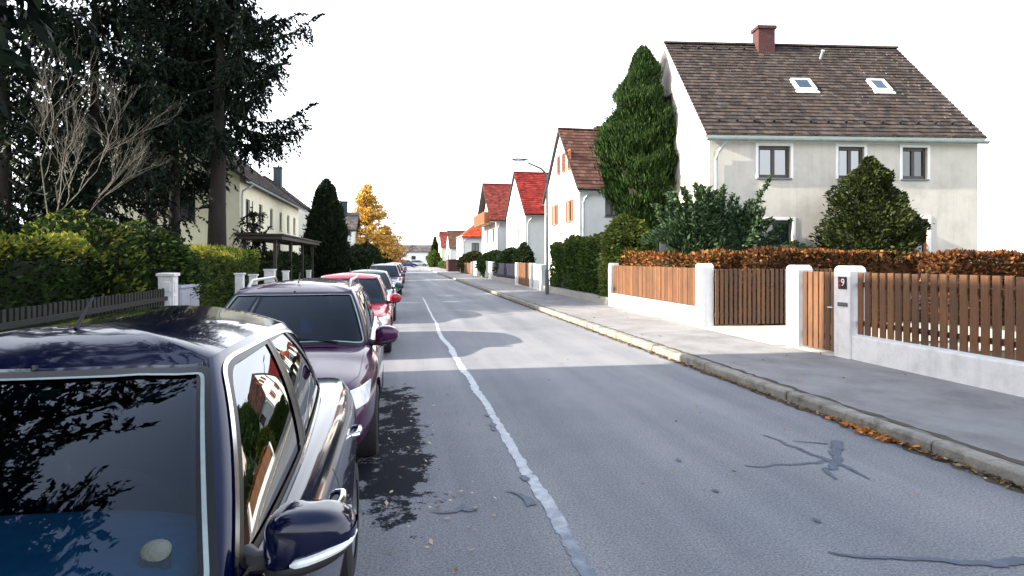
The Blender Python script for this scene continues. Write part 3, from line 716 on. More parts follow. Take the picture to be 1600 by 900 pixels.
# further along the right side
lw = tag(slab('garden_wall', FR-.1, FR+.15, 20.12, 29.9, .10, .38, M['grey_wall']), 'low mossy stone wall under the green hedge', 'wall')
del lw['kind']
f3 = thing('garden_fence', 'white pillars with pale wooden gates just beyond the street lamp', 'fence', (0,0,0))
for (a, c) in [(30.1, 31.9), (32.6, 32.9), (36.6, 37.0)]:
    b = MB(); b.box(FR-.16, FR+.16, a, c, .10, 1.5 if c-a < 1 else 1.45); b.build('pillar', M['garden_wall'], f3, bevel=.02)
panel(f3, 31.95, 32.55, .18, 1.4, .14, .10, mat='grey_wood', name='gate_leaf'); panel(f3, 32.95, 36.55, .18, 1.5, .14, .12, mat='brown_wood', name='gate_leaf')
f4 = thing('garden_fence', 'dark blue picket fence on a low wall before the clipped bushes', 'fence', (0,0,0))
b = MB(); b.box(FR-.12, FR+.12, 37.0, 46.6, .10, .42); b.build('base_wall', M['grey_wall'], f4)
panel(f4, 37.1, 46.5, .45, 1.42, .16, .12, mat='dark_blue_wood')
f5 = thing('garden_fence', 'green-grey gate between pale posts past the dark blue fence', 'fence', (0,0,0))
for (a, c) in [(46.7, 48.2), (51.8, 52.3), (55.5, 58)]:
    b = MB(); b.box(FR-.16, FR+.16, a, c, .10, 1.5); b.build('pillar', M['garden_wall'], f5, bevel=.02)
panel(f5, 48.3, 51.7, .2, 1.55, .3, .2, mat='zinc', name='gate_leaf'); panel(f5, 52.4, 55.4, .2, 1.55, .3, .22, mat='zinc', name='gate_leaf')
f6 = thing('garden_fence', 'brown board fence far along the right pavement', 'fence', (0,0,0))
panel(f6, 60, 70, .2, 1.3, .2, .17, mat='brown_wood')
for a in (59.6, 70): b = MB(); b.box(FR-.15, FR+.15, a, a+.35, .1, 1.45); b.build('pillar', M['grey_wall'], f6)
f7 = thing('bin_shelter', 'dark reddish-brown wooden bin shelter standing on the far right pavement', 'shelter', (6.3, 76, .12))
b = MB(); b.box(0,1.6,0,3.2,0,1.45)
for k in range(12): b.box(.03+k*.13, .13+k*.13, -.02, 0, .05, 1.4)
b.build('box', M['brick'], f7); b = MB(); b.box(-.08,1.7,-.1,3.3,1.45,1.53); b.build('lid', M['brick'], f7)

# street lamp
lp = thing('street_lamp', 'tall grey curved-arm street lamp on the right pavement beside the green hedge', 'street lamp', (6.72, 26.9, .12))
b = MB(); b.tube([(0,0,0),(0,0,1.1)], .085, 14); b.tube([(0,0,1.1),(0,0,1.15),(0,0,5.0),(-.02,0,5.35),(-.10,0,5.55),(-.28,0,5.72),(-.9,.05,5.98)], [.085,.06,.048,.046,.045,.042,.036], 12); b.build('pole', M['metal_grey'], lp, smooth=True)
b = MB(); b.ell((-1.25,.08,6.12), (.42,.09,.05), 16, 8); b.T = None; ho = b.build('lamp_head', M['metal_grey'], lp, smooth=True)
b = MB(); b.ell((-1.28,.08,6.07), (.28,.09,.06), 14, 6); b.build('lamp_glass', M['lamp_glass'], ho, smooth=True)

# ------------------------------------------------------------------ left side: fences, box, carport
fl = thing('garden_fence', 'dark mossy wooden picket fence in front of the left hedge', 'fence', (0,0,0))
panel(fl, 4, 13.0, .2, 1.16, .12, .075, FL+.03, 'grey_wood')
wp = thing('gate_pillar', 'white gate pillar with panelled face beside the grey utility box', 'pillar', (FL, 13.25, 0))
b = MB(); b.box(-.14,.14,-.14,.14,.10,1.40); b.box(-.17,.17,-.17,.17,1.40,1.46)
for k in range(4): b.box(.14,.155,-.09,.09,.25+k*.28,.45+k*.28); b.box(-.09,.09,-.155,-.14,.25+k*.28,.45+k*.28)
b.build('shaft', M['garden_wall'], wp, bevel=.01)
ub = thing('utility_box', 'light grey roadside utility cabinet beside the white gate pillar', 'utility box', (FL-.05, 13.6, .10))
b = MB(); b.box(-.16,.16,0,1.25,0,1.02); b.build('cabinet', M['box_grey'], ub, bevel=.015)
b = MB(); b.box(-.19,.19,-.03,1.28,1.02,1.09); b.build('lid', M['box_grey'], ub, bevel=.02)
b = MB(); b.box(.16,.17,.05,.61,.1,.95); b.box(.16,.17,.64,1.20,.1,.95); b.build('door', M['box_grey'], ub, bevel=.004)
for (y, t, lab) in [(18.9, 1.28, 'white fence post behind the purple estate car, nearest one'), (20.6, 1.2, 'thin grey-white fence post just before the carport'), (23.2, 1.32, 'thick white fence post under the carport edge'), (26.4, 1.2, 'slim white fence post between hedge and carport'), (33, 1.1, 'low white post at the foot of the dark cypress')]:
    b = MB(); w = .11 if t < 1.3 else .17
    b.box(FL-w, FL+w, y-w, y+w, .10, t); b.box(FL-w-.03, FL+w+.03, y-w-.03, y+w+.03, t, t+.05)
    tag(b.build('fence_post', M['garden_wall'], None, bevel=.01), lab, 'fence post')
cp_ = thing('carport', 'flat dark-roofed wooden carport in front of the cream house', 'carport', (-7.2, 23, .10))
b = MB(); b.box(1.0,2.7,2.5,14.5,2.42,2.58); b.box(.9,2.8,2.4,14.6,2.58,2.64); b.build('roof', M['dark_wood'], cp_, bevel=.01)
for y in (3, 6.6, 10.2, 14):
    for x in (1.2, 2.35):
        b = MB(); b.box(x-.06,x+.06,y-.06,y+.06,0,2.42); b.build('post', M['dark_wood'], cp_)
for y, s in ((3,1),(14,-1)):
    b = MB(); b.tube([(2.35,y,1.5),(2.35,y+s*.9,2.4)], .05, 6); b.build('brace', M['dark_wood'], cp_)
# ------------------------------------------------------------------ cars
def catmull(keys, u):
    """keys: list of vectors at integer parameters"""
    n = len(keys)-1; u = max(0, min(n-1e-6, u)); i = int(u); t = u-i
    p1, p2 = keys[i], keys[i+1]
    p0 = keys[i-1] if i > 0 else Vector((-p2.x, p2.y, p2.z)); p3 = keys[i+2] if i+2 <= n else Vector((-p1.x, p1.y, p1.z))
    return .5*((2*p1)+(p2-p0)*t+(2*p0-5*p1+4*p2-p3)*t*t+(3*p1-p0-3*p2+p3)*t**3)

def rounded(poly, r, seg=5, sub=8):
    """poly: list of 2D points; corners cut by fraction r and rounded; edges densified"""
    out = []; n = len(poly)
    rr = r if hasattr(r, '__len__') else [r]*n
    for i in range(n):
        p, a, c = Vector(poly[i]), Vector(poly[i-1]), Vector(poly[(i+1) % n])
        s = p+(a-p)*rr[i]; e = p+(c-p)*rr[i]
        for k in range(seg+1):
            t = k/seg; out.append(s*(1-t)**2+p*2*t*(1-t)+e*t*t)
        q = Vector(poly[(i+1) % n]); e2 = q+(p-q)*rr[(i+1) % n]
        for k in range(1, sub): out.append(e.lerp(e2, k/sub))
    return out

def inside(pt, poly):
    x, y = pt; c = False; n = len(poly); j = n-1
    for i in range(n):
        xi, yi = poly[i]; xj, yj = poly[j]
        if (yi > y) != (yj > y) and x < (xj-xi)*(y-yi)/(yj-yi)+xi: c = not c
        j = i
    return c

def make_car(spec):
    """front at local -y side (y=0 front bumper, y=L rear), z up, origin on the ground under the front bumper"""
    L, W, H = spec['L'], spec['W'], spec['H']; w2 = W/2
    root = thing('parked_car', spec['label'], 'car', (spec['x'], spec['y'], 0), spec.get('rz', 0), 'cars parked along the left kerb')
    paint, detail = spec['paint'], spec.get('detail', 1)
    hood, belt = spec.get('hood', .80), spec.get('belt', .93)
    ax, bx = spec.get('front_axle', .85), spec.get('rear_axle', L-.92); wr_ = spec.get('wheel', .315)
    ycowl, ywt, yrt, yrb = spec['cowl'], spec['wtop'], spec['rtop'], spec['rbase']
    IN = lambda y, xs, vs: float(np.interp(y, xs, vs))
    Y = [0, .03, .10, .26, .55, ax, ycowl-.12, ycowl+.25, ycowl+.9, L*.6, L-1.0, L-.5, L-.18, L-.05, L]
    def wf(y): return w2*IN(y, [0,.03,.10,.26,.55,ax,ycowl+.3,L*.62,L-1,L-.5,L-.18,L-.05,L], [.60,.72,.82,.90,.955,.985,1,1,.99,.965,.90,.82,.70])
    def zs(y): return IN(y, [0,.03,.10,.26,.55,ax,ycowl,ycowl+.6,L-1,L-.4,L-.12,L-.03,L], [.50,.57,.635,hood-.10,hood-.055,hood-.02,belt-.05,belt-.02,belt+.02,belt+.02,belt-.01,belt-.10,belt-.22])
    def zt(y): return IN(y, [0,.03,.10,.26,.55,ax,ycowl,ycowl+.3,L-.5,L-.2,L-.05,L], [.52,.60,.675,hood-.05,hood+.02,hood+.06,belt+.02,belt-.02,belt+.0,belt+.0,belt-.08,belt-.2])
    vs = []; fs = []; half = []; sh = spec.get('sh', .4)
    for y in Y:
        w, a, t = wf(y), zs(y), zt(y); zb = .21
        hp = [(0,zb),(.80*w,zb),(.945*w,zb+.05),(.98*w,zb+.17),(1.0*w,zb+.48*(a-zb)),(.992*w,zb+.76*(a-zb)),(.965*w,a-.035-sh*.07),(.90*w,a+.004-sh*.018),(.84*w,a+.3*(t-a)+.006),(.5*w,a+.85*(t-a)),(0,t)]
        half.append(len(hp)); base = len(vs)
        for k, (x, z) in enumerate(hp): vs.append((x, y, z))
        for k, (x, z) in enumerate(hp[1:-1]): vs.append((-x, y, z))
    n = half[0]; m = n*2-2
    def vi(s, k, sgn):
        if sgn > 0 or k in (0, n-1): return s*m+k
        return s*m+n+k-1
    for s in range(len(Y)-1):
        for sgn in (1, -1):
            for k in range(n-1):
                q = (vi(s,k,sgn), vi(s+1,k,sgn), vi(s+1,k+1,sgn), vi(s,k+1,sgn)); fs.append(q if sgn > 0 else q[::-1])
    for s, fl in ((0, 1), (len(Y)-1, -1)):
        for k in range(n-1):
            q = [vi(s,k,1), vi(s,k+1,1), vi(s,k+1,-1), vi(s,k,-1)]; q = list(dict.fromkeys(q)); fs.append(tuple(q[::fl]))
    me = bpy.data.meshes.new('body'); me.from_pydata(vs, [], fs)
    for mm in (paint, M['under']): me.materials.append(mm)
    bm = bmesh.new(); bm.from_mesh(me); bmesh.ops.recalc_face_normals(bm, faces=bm.faces); bm.to_mesh(me); bm.free()
    body = link('body', me, root)
    sd = body.modifiers.new('s', 'SUBSURF'); sd.levels = sd.render_levels = 3 if detail > 1 else 2
    cut = []
    for yy in (ax, bx):
        for sg in (1, -1):
            c = MB(); c.lathe([(0.001,0),(wr_+.055,0),(wr_+.055,.5),(.001,.5)], 40, 'x', (sg*(w2-.24) if sg > 0 else -(w2-.24)-.5, yy, wr_))
            co = c.build('cutter', M['under'], root); cut.append(co)
            bo = body.modifiers.new('b', 'BOOLEAN'); bo.object = co; bo.operation = 'DIFFERENCE'; bo.solver = 'EXACT'
            bo.material_mode = 'TRANSFER'
    bpy.context.view_layer.update()
    dg = bpy.context.evaluated_depsgraph_get()
    nm = bpy.data.meshes.new_from_object(body.evaluated_get(dg)); body.modifiers.clear(); body.data = nm
    for c in cut: bpy.data.objects.remove(c)
    for p in nm.polygons: p.use_smooth = True
    nm.set_sharp_from_angle(angle=R(38))
    tree = BVHTree.FromPolygons([v.co.copy() for v in nm.vertices], [tuple(p.vertices) for p in nm.polygons])
    def side(y, z, sg):
        h = tree.ray_cast(Vector((sg*3, y, z)), Vector((-sg, 0, 0)))
        return (h[0], h[1]) if h[0] else (Vector((sg*w2*.9, y, z)), Vector((sg, 0, 0)))
    def front(x, z, sg=-1):
        h = tree.ray_cast(Vector((x, -3 if sg < 0 else L+3, z)), Vector((0, -sg, 0)))
        return (h[0], h[1]) if h[0] else (Vector((x, .1 if sg < 0 else L-.1, z)), Vector((0, sg, 0)))
    def top(x, y):
        h = tree.ray_cast(Vector((x, y, 3)), Vector((0, 0, -1)))
        return (h[0], h[1]) if h[0] else (Vector((x, y, .9)), Vector((0, 0, 1)))
    def strip(b, pts, fn, wid, off=.0015, sub=10, closed=False):
        P = []
        k = len(pts)
        for i in range(k-(0 if closed else 1)):
            for j in range(sub): P.append(Vector(pts[i]).lerp(Vector(pts[(i+1) % k]), j/sub))
        if not closed: P.append(Vector(pts[-1]))
        A = []
        for p in P:
            h, nn = fn(p.x, p.y); A.append((h, nn if nn.dot(nn) > 0 else Vector((1,0,0))))
        for i in range(len(A)-(0 if closed else 1)):
            q = []
            for jx in (i, (i+1) % len(A)):
                t = (A[(jx+1) % len(A)][0]-A[jx-1][0]) if closed or 0 < jx < len(A)-1 else (A[min(jx+1,len(A)-1)][0]-A[max(jx-1,0)][0])
                sdv = A[jx][1].cross(t).normalized()*wid/2; o = A[jx][0]+A[jx][1]*off; q.append((o-sdv, o+sdv))
            b.quad(q[0][0], q[0][1], q[1][1], q[1][0])
    def patch(b, poly, fn, off=.004, rings=5, rnd=.25, bulge=0.):
        pl = rounded(poly, rnd, 4, 4); c = sum((Vector(p) for p in pl), Vector((0,0)))/len(pl)
        k = len(pl); vsx = []; h, nn = fn(c.x, c.y); vsx.append(h+nn*(off+bulge))
        for r in range(1, rings+1):
            for p in pl:
                q = c.lerp(Vector(p), r/rings); h, nn = fn(q.x, q.y); vsx.append(h+nn*(off+bulge*(1-(r/rings)**2)))
        fsx = [(0, 1+i, 1+(i+1) % k) for i in range(k)]
        for r in range(rings-1):
            for i in range(k): fsx.append((1+r*k+i, 1+(r+1)*k+i, 1+(r+1)*k+(i+1) % k, 1+r*k+(i+1) % k))
        b.add(vsx, fsx)
    # greenhouse: a surface between the belt line and the roof edge
    wb, wt = spec.get('wb', .86)*w2, spec.get('wt', .60)*w2; hr = H-spec.get('crown', .065)
    tp = spec.get('taper', 0); da = spec.get('da', .06)
    zB = lambda y: zs(y)-.012
    K = [((0,ycowl),(0,ywt),0), ((.55*wb,ycowl+.045),(.55*wt,ywt+.012),0), ((.90*wb,ycowl+.16-da*.4),(.90*wt,ywt+.05-da*.2),0), ((1.0*wb,ycowl+.40-da),(1.0*wt,ywt+.19-da*.5),0),
         ((1.0*wb,ycowl+1.1),(1.03*wt,(ywt+yrt)/2-.2),.012), (((.985-tp)*wb,(ycowl+yrb)/2+.72),(1.0*wt,yrt-.62),.012), (((.94-1.6*tp)*wb,yrb-.42),(.95*wt,yrt-.22),0), (((.80-1.6*tp)*wb,yrb-.08),(.82*wt,yrt-.03),-.004), ((.45*wb,yrb),(.45*wt,yrt),0), ((0,yrb),(0,yrt),0)]
    B = [Vector((b[0], b[1], zB(b[1]) if i > 2 else (zt(b[1])-.035 if i < 2 else zB(b[1])))) for i, (b, r, dz) in enumerate(K)]
    hz = [-.03,-.03,-.03,-.005,.01,-.005,-.03,-.045,-.04,-.035]
    T = [Vector((r[0], r[1], hr+hz[i])) for i, (b, r, dz) in enumerate(K)]
    nk = len(K)-1
    def S(u, t, off=0.):
        sg = 1 if u >= 0 else -1; uu = abs(u)
        p = catmull(B, uu); q = catmull(T, uu)
        e = .02
        tang = (catmull(B, min(nk, uu+e))+catmull(T, min(nk, uu+e)))-(catmull(B, max(0, uu-e))+catmull(T, max(0, uu-e)))
        nrm = tang.cross(q-p)
        nrm = nrm.normalized() if nrm.length > 1e-9 else Vector((0,-1,0))
        v = p.lerp(q, t)+nrm*(.035*4*t*(1-t)*(1 if uu > 1 else .6)+off)
        return Vector((v.x*sg, v.y, v.z))
    def nrmS(u, t):
        e = .01; a = S(u+e, t)-S(u-e, t); c = S(u, min(1, t+e))-S(u, max(0, t-e)); nn = a.cross(c); return nn.normalized() if nn.length else Vector((0,0,1))
    lo, hi = .07, .90
    q5 = spec.get('quarter', 6.05)
    glass = {'windshield': [rounded([(-2.34,.05),(2.34,.05),(2.30,.95),(-2.30,.95)], .07, 5, 14)],
             'side_window': [], 'rear_window': [rounded([(7.55,.12),(nk,.10),(nk,.90),(7.55,.88)], [.12,.0,.0,.12], 5, 10)]}
    sw = [rounded([(2.92,lo),(3.98,lo),(4.03,hi),(3.02,hi)], [.10,.03,.03,.20], 5, 10), rounded([(4.10,lo),(5.12,lo),(5.14,hi),(4.15,hi)], [.03,.03,.03,.03], 4, 10), rounded([(5.20,lo),(q5,lo+.06),(q5-.12,hi-.06),(5.22,hi)], [.04,.30,.45,.04], 6, 8)]
    gmat = spec.get('glass', M['car_glass'])
    sc_u = .42
    def fillmesh(outer, holes, du):
        pts = [Vector((p[0]*sc_u, p[1]*.62)) for p in outer]; ed = [(i, (i+1) % len(outer)) for i in range(len(outer))]
        for h in holes:
            o = len(pts); pts += [Vector((p[0]*sc_u, p[1]*.62)) for p in h]; ed += [(o+i, o+(i+1) % len(h)) for i in range(len(h))]
        us = [p[0] for p in outer]; ts = [p[1] for p in outer]
        for a in np.arange(min(us)+du/2, max(us), du):
            for c in np.arange(min(ts)+.045, max(ts), .09):
                if inside((a, c), outer) and not any(inside((a, c), h) for h in holes): pts.append(Vector((a*sc_u, c*.62)))
        r = delaunay_2d_cdt(pts, ed, [], 0, 1e-6)
        V = [(p.x/sc_u, p.y/.62) for p in r[0]]
        F = []
        for f in r[2]:
            c = (sum(V[i][0] for i in f)/3, sum(V[i][1] for i in f)/3)
            if inside(c, outer) and not any(inside(c, h) for h in holes): F.append(f)
        return V, F
    def surfobj(name, V, F, mat, off, mirror=False, parent=None):
        vsx = [S(a, c, off) for a, c in V]; ns = [nrmS(a, c) for a, c in V]; fsx = [tuple(f) for f in F]
        if mirror:
            vsx = [Vector((-v.x, v.y, v.z)) for v in vsx]; ns = [Vector((-q.x, q.y, q.z)) for q in ns]; fsx = [f[::-1] for f in fsx]
        mm = bpy.data.meshes.new(name); mm.from_pydata([tuple(v) for v in vsx], [], fsx); mm.materials.append(mat)
        for p in mm.polygons: p.use_smooth = True
        mm.normals_split_custom_set_from_vertices([tuple(q) for q in ns])
        return link(name, mm, parent or root)
    ws = glass['windshield'][0]; rw = glass['rear_window'][0]
    # frame, right half then mirrored; windshield and rear window cut the halves' borders
    wsr = [(max(0, p[0]), p[1]) for p in ws if p[0] >= -1e-9]
    outer = [(0,0)] + [(k*.25, 0) for k in range(1, nk*4)] + [(nk,0), (nk,.10)]
    rwl = [p for p in rw if p[0] < nk-1e-6]
    rwl = sorted([p for p in rwl if p[1] < .2], key=lambda p: -p[0])+[p for p in sorted([p for p in rwl if .2 <= p[1] <= .8], key=lambda p: p[1])]+sorted([p for p in rwl if p[1] > .8], key=lambda p: p[0])
    outer += [tuple(p) for p in rwl] + [(nk,.90), (nk,1)] + [(k*.25, 1) for k in range(nk*4-1, 0, -1)] + [(0,1), (0,.95)]
    wr2 = [p for p in wsr if p[0] > 1e-6]
    outer += [tuple(p) for p in sorted([p for p in wr2 if p[1] > .85 ], key=lambda p: p[0])]
    outer += [tuple(p) for p in sorted([p for p in wr2 if .15 <= p[1] <= .85], key=lambda p: -p[1])]
    outer += [tuple(p) for p in sorted([p for p in wr2 if p[1] < .15], key=lambda p: -p[0])] + [(0,.05)]
    V, F = fillmesh(outer, sw, .12)
    for mir in (False, True): surfobj('window_frame', V, F, paint, 0, mir)
    Vw, Fw = fillmesh(ws, [], .14); surfobj('windshield', Vw, Fw, gmat, -.003)
    for i, h in enumerate(sw):
        Vg, Fg = fillmesh(h, [], .12)
        for mir in (False, True): surfobj('side_window', Vg, Fg, spec.get('side_glass', gmat), -.003, mir)
    rfull = [tuple(p) for p in rw]
    Vr, Fr = fillmesh(rfull, [], .15)
    rb_ = MB()
    for sg in (1, -1): rb_.add([Vector((S(a,c,-.003).x*sg, S(a,c).y, S(a,c).z)) for a, c in Vr], [f for f in Fr])
    rb_.build('rear_window', gmat, root, smooth=True)
    # rubber / chrome window surrounds
    def ring(b, poly, wid, off, mir, closed=True, skip=None):
        P = [(p[0], p[1]) for p in poly]; k = len(P)
        pts = [S(a, c, off) for a, c in P]; ns = [nrmS(a, c) for a, c in P]
        for i in range(k if closed else k-1):
            j = (i+1) % k
            if skip and skip(P[i], P[j]): continue
            q = []
            for jx in (i, j):
                t = (pts[(jx+1) % k]-pts[jx-1])
                if t.length < 1e-6: t = Vector((0,1,0))
                sv = ns[jx].cross(t).normalized()*wid/2; q.append((pts[jx]-sv, pts[jx]+sv))
            qs = [q[0][0], q[0][1], q[1][1], q[1][0]]
            if mir: qs = [Vector((-v.x, v.y, v.z)) for v in qs]
            b.quad(*qs)
    b = MB(); ring(b, ws, .045, .004, False); wsl = b.build('windshield_seal', M['seal'], root, smooth=True)
    if detail > 1: b = MB(); ring(b, rounded([(-2.29,.075),(2.29,.075),(2.255,.925),(-2.255,.925)], .07, 5, 14), .012, .0055, False); b.build('glass_edge', M['zinc'], wsl, smooth=True)
    for mir in (False, True):
        for h in sw: b = MB(); ring(b, h, .026, .003, mir); b.build('window_seal', M['seal'], root, smooth=True)
    for mir in (False, True):                                   # dark door pillars
        for (ua, ub, uc, ud) in ((4.0,4.10,4.04,4.14),(5.13,5.20,5.15,5.22)):
            b = MB()
            for k in range(10):
                t0, t1 = lo+(hi-lo)*k/10, lo+(hi-lo)*(k+1)/10
                f0 = k/10; f1 = (k+1)/10
                q = [S(ua*(1-f0)+uc*f0,t0,.002), S(ub*(1-f0)+ud*f0,t0,.002), S(ub*(1-f1)+ud*f1,t1,.002), S(ua*(1-f1)+uc*f1,t1,.002)]
                if mir: q = [Vector((-v.x, v.y, v.z)) for v in q]
                b.quad(*q)
            b.build('door_pillar', M['seal'], root, smooth=True)
    ch = spec.get('chrome')
    if ch:
        all_ = rounded([(2.84,lo-.035),(q5+.06,lo+.02),(q5-.06,hi-.02),(2.95,hi+.045)], [.05,.25,.40,.12], 8, 40)
        for mir in (False, True): b = MB(); ring(b, all_, .016, .006, mir); b.build('window_trim', M['chrome'] if ch == 1 else M['seal'], root, smooth=True)
    # roof
    cr = .05; NU = 60; NS = 8; vsx = []; fsx = []
    ul = [-nk+2*nk*k/NU for k in range(NU)]
    ymid = (ywt+yrt)/2
    for s in range(NS+1):
        f = 1-s/NS
        for a in ul:
            p = S(a, 1.0); c = Vector((0, ymid+(p.y-ymid)*.75, p.z))
            q = c.lerp(p, f) if f > 0 else c
            q = Vector((p.x*f, ymid+(p.y-ymid)*(.55+.45*f), p.z*f*f+(1-f*f)*(H)))
            vsx.append(q)
    for s in range(NS):
        for k in range(NU): fsx.append((s*NU+k, s*NU+(k+1) % NU, (s+1)*NU+(k+1) % NU, (s+1)*NU+k))
    c0 = NS*NU
    for k in range(NU//2): fsx.append((c0+k, c0+k+1, c0+(NU-k-1) % NU, c0+(NU-k) % NU) if 0 < k < NU//2-1 else (c0+k, c0+k+1, c0+(NU-k-1) % NU))
    b = MB(); b.add(vsx, fsx); b.build('roof', paint, root, smooth=True, angle=60)
    if spec.get('rails'):
        for sg in (1, -1):
            b = MB(); pts = []
            for k in range(25):
                f = k/24; yy = ywt+.32+(yrt-ywt-.55)*f; h = .075*min(1, math.sin(math.pi*f)*3.2)
                zz = hr+.0+ .012; pts.append((sg*wt*(.93-.03*abs(f-.4)), yy, zz+h-.015))
            b.tube(pts, .017, 8); b.build('roof_rail', M[spec['rails']], root, smooth=True)
    # doors, handles, trim
    b = MB(); yf, ym, yr = ycowl+.16, ycowl+1.24, ycowl+2.2
    for sg in (1, -1):
        fn = lambda y, z, sg=sg: side(y, z, sg)
        for yy in (yf, ym): strip(b, [(yy-.02, belt-.09), (yy, .6), (yy+.02, .34)], fn, .007)
        strip(b, [(yr, belt-.07), (yr, .72), (yr-.16, .52), (yr-.3,.34)], fn, .007)
        strip(b, [(yf+.02,.34), (yr-.3,.34)], fn, .007, sub=30)
    strip(b, [(-w2*.82, ycowl-.02), (-w2*.80, .5), (-w2*.66, .17)], lambda x, y: top(x, y), .007); strip(b, [(w2*.82, ycowl-.02), (w2*.80, .5), (w2*.66, .17)], lambda x, y: top(x, y), .007)
    strip(b, [(-w2*.66,.17), (0,.12), (w2*.66,.17)], lambda x, y: top(x, y), .009)
    b.build('panel_gap', M['seal'], root)
    for sg in (1, -1):
        for yy in (ym-.2, yr-.22):
            h, nn = side(yy, belt-.15, sg); b = MB()
            b.tube([h+Vector((sg*.0,-.085,0)), h+Vector((sg*.03,-.07,.004)), h+Vector((sg*.036,0,.004)), h+Vector((sg*.03,.07,.002)), h+Vector((0,.085,0))], [.010,.014,.015,.014,.010], 8)
            b.build('door_handle', M['chrome'] if ch == 1 else (paint if spec.get('body_handles', 1) else M['black_plastic']), root, smooth=True)
        if spec.get('moulding'):
            b = MB(); strip(b, [(ax+.5,.50),(bx-.48,.52)], lambda y, z, sg=sg: side(y, z, sg), .055, .008, 40); b.build('side_moulding', M[spec['moulding']], root, smooth=True)
    b = MB()
    for sg in (1, -1): strip(b, [(ax+.40,.255),(bx-.40,.255)], lambda y, z, sg=sg: side(y, z, sg), .07, .003, 40)
    b.build('sill_trim', M['black_plastic'], root)
    # mirrors
    for sg in (1, -1):
        mw, mh = spec.get('mirror', (.115, .075)); cx, cy, cz = sg*(wb+.17+spec.get('moff', 0)), ycowl+.30, belt+.045
        b = MB(); b.ell((cx, cy, cz), (mw, .085, mh), 28, 16, .62)
        for v in b.v:
            if v.y > cy+.035: v.y = cy+.035
            f = (v.x-cx)*sg/mw; v.z += .018*(1-f*f)*(1 if v.z > cz else .2)+ (-.012*f if v.z > cz else .022*f); v.y += .03*max(0, f)
        mo = b.build('side_mirror', spec.get('mirror_mat', paint), root, smooth=True, angle=50)
        b = MB(); b.ell((cx-sg*.01, cy+.005, cz-mh*.78), (mw*.93, .086, mh*.42), 24, 10, .75)
        for v in b.v:
            f = (v.x-cx)*sg/mw; v.z += .022*f; v.y += .03*max(0, f)
            if v.y > cy+.03: v.y = cy+.03
        b.tube([(cx-sg*mw*.6, cy+.0, cz-mh*.85), (cx-sg*(mw+.02), cy+.01, cz-mh*1.0), (sg*(wb-.02), cy+.03, belt-.02)], [.03,.028,.04], 10)
        b.build('mirror_base', M['black_plastic'], mo, smooth=True)
        if spec.get('signal'):
            b = MB(); pts = []
            for k in range(12):
                f = -.35+1.35*k/11; pts.append((cx+sg*mw*f*.96, cy-.082*math.sqrt(max(0, 1-min(1, abs(f))**3.2))-.004+.03*max(0,f), cz-mh*.44+.022*f))
            b.tube(pts, [.004]+[.011]*10+[.006], 8); b.build('turn_signal', M['lamp_glass'], mo, smooth=True)
        b = MB(); b.add([(cx-mw*.85,cy+.037,cz-mh*.7),(cx+mw*.85,cy+.04+.02*(sg>0),cz-mh*.7),(cx+mw*.85,cy+.04+.02*(sg>0),cz+mh*.8),(cx-mw*.85,cy+.037,cz+mh*.8)], [(0,1,2,3)])
        b.build('mirror_glass', M['mirror_window'], mo)
    # front: lamps, grille, bumper intake, plate
    for sg in (1, -1):
        b = MB(); hl = [(sg*w2*.42,.60),(sg*w2*.45,.675),(sg*w2*.84,hood-.105),(sg*w2*.905,hood-.10),(sg*w2*.90,.60),(sg*w2*.78,.575)]
        patch(b, hl, lambda x, z: front(x, z), .006, 6, .22, .012); ho = b.build('headlight', M['lamp_glass'], root, smooth=True, angle=180)
        b = MB(); h, nn = front(sg*w2*.72, .63); b.lathe([(.0,.012),(.035,.012),(.055,.004),(.06,-.002)], 20, 'z', (0,0,0))
        q = nn.to_track_quat('Z', 'Y').to_matrix().to_4x4(); b.v = [Matrix.Translation(h+nn*.012) @ q @ v for v in b.v]; b.build('reflector', M['chrome'], ho, smooth=True)
        b = MB(); patch(b, [(sg*w2*.60,.27),(sg*w2*.80,.29),(sg*w2*.80,.40),(sg*w2*.60,.38)], lambda x, z: front(x, z), .004, 4, .3); b.build('fog_light', M['black_plastic'], root, smooth=True)
        b = MB(); patch(b, [(sg*w2*.62,belt-.22),(sg*w2*.88,belt-.22),(sg*w2*.86,belt-.05),(sg*w2*.62,belt-.06)], lambda x, z: front(x, z, 1), .005, 5, .2); b.build('tail_light', M['sign_red'], root, smooth=True)
    b = MB(); patch(b, [(-w2*.46,.55),(w2*.46,.55),(w2*.42,.655),(-w2*.42,.655)], lambda x, z: front(x, z), .004, 6, .15)
    gr = b.build('grille', M['black_plastic'], root, smooth=True)
    b = MB()
    for zz in (.575,.605,.635): strip(b, [(-w2*.42,zz),(w2*.42,zz)], lambda x, z: front(x, z), .008, .008, 20)
    b.build('grille_bar', M['chrome'], gr)
    b = MB(); patch(b, [(-w2*.5,.25),(w2*.5,.25),(w2*.47,.36),(-w2*.47,.36)], lambda x, z: front(x, z), .004, 6, .15); b.build('air_intake', M['under'], root, smooth=True)
    b = MB(); b.box(-.26,.26,-.02,.03,.41,.52); b.build('licence_plate', M['sign_white'], root, bevel=.004)
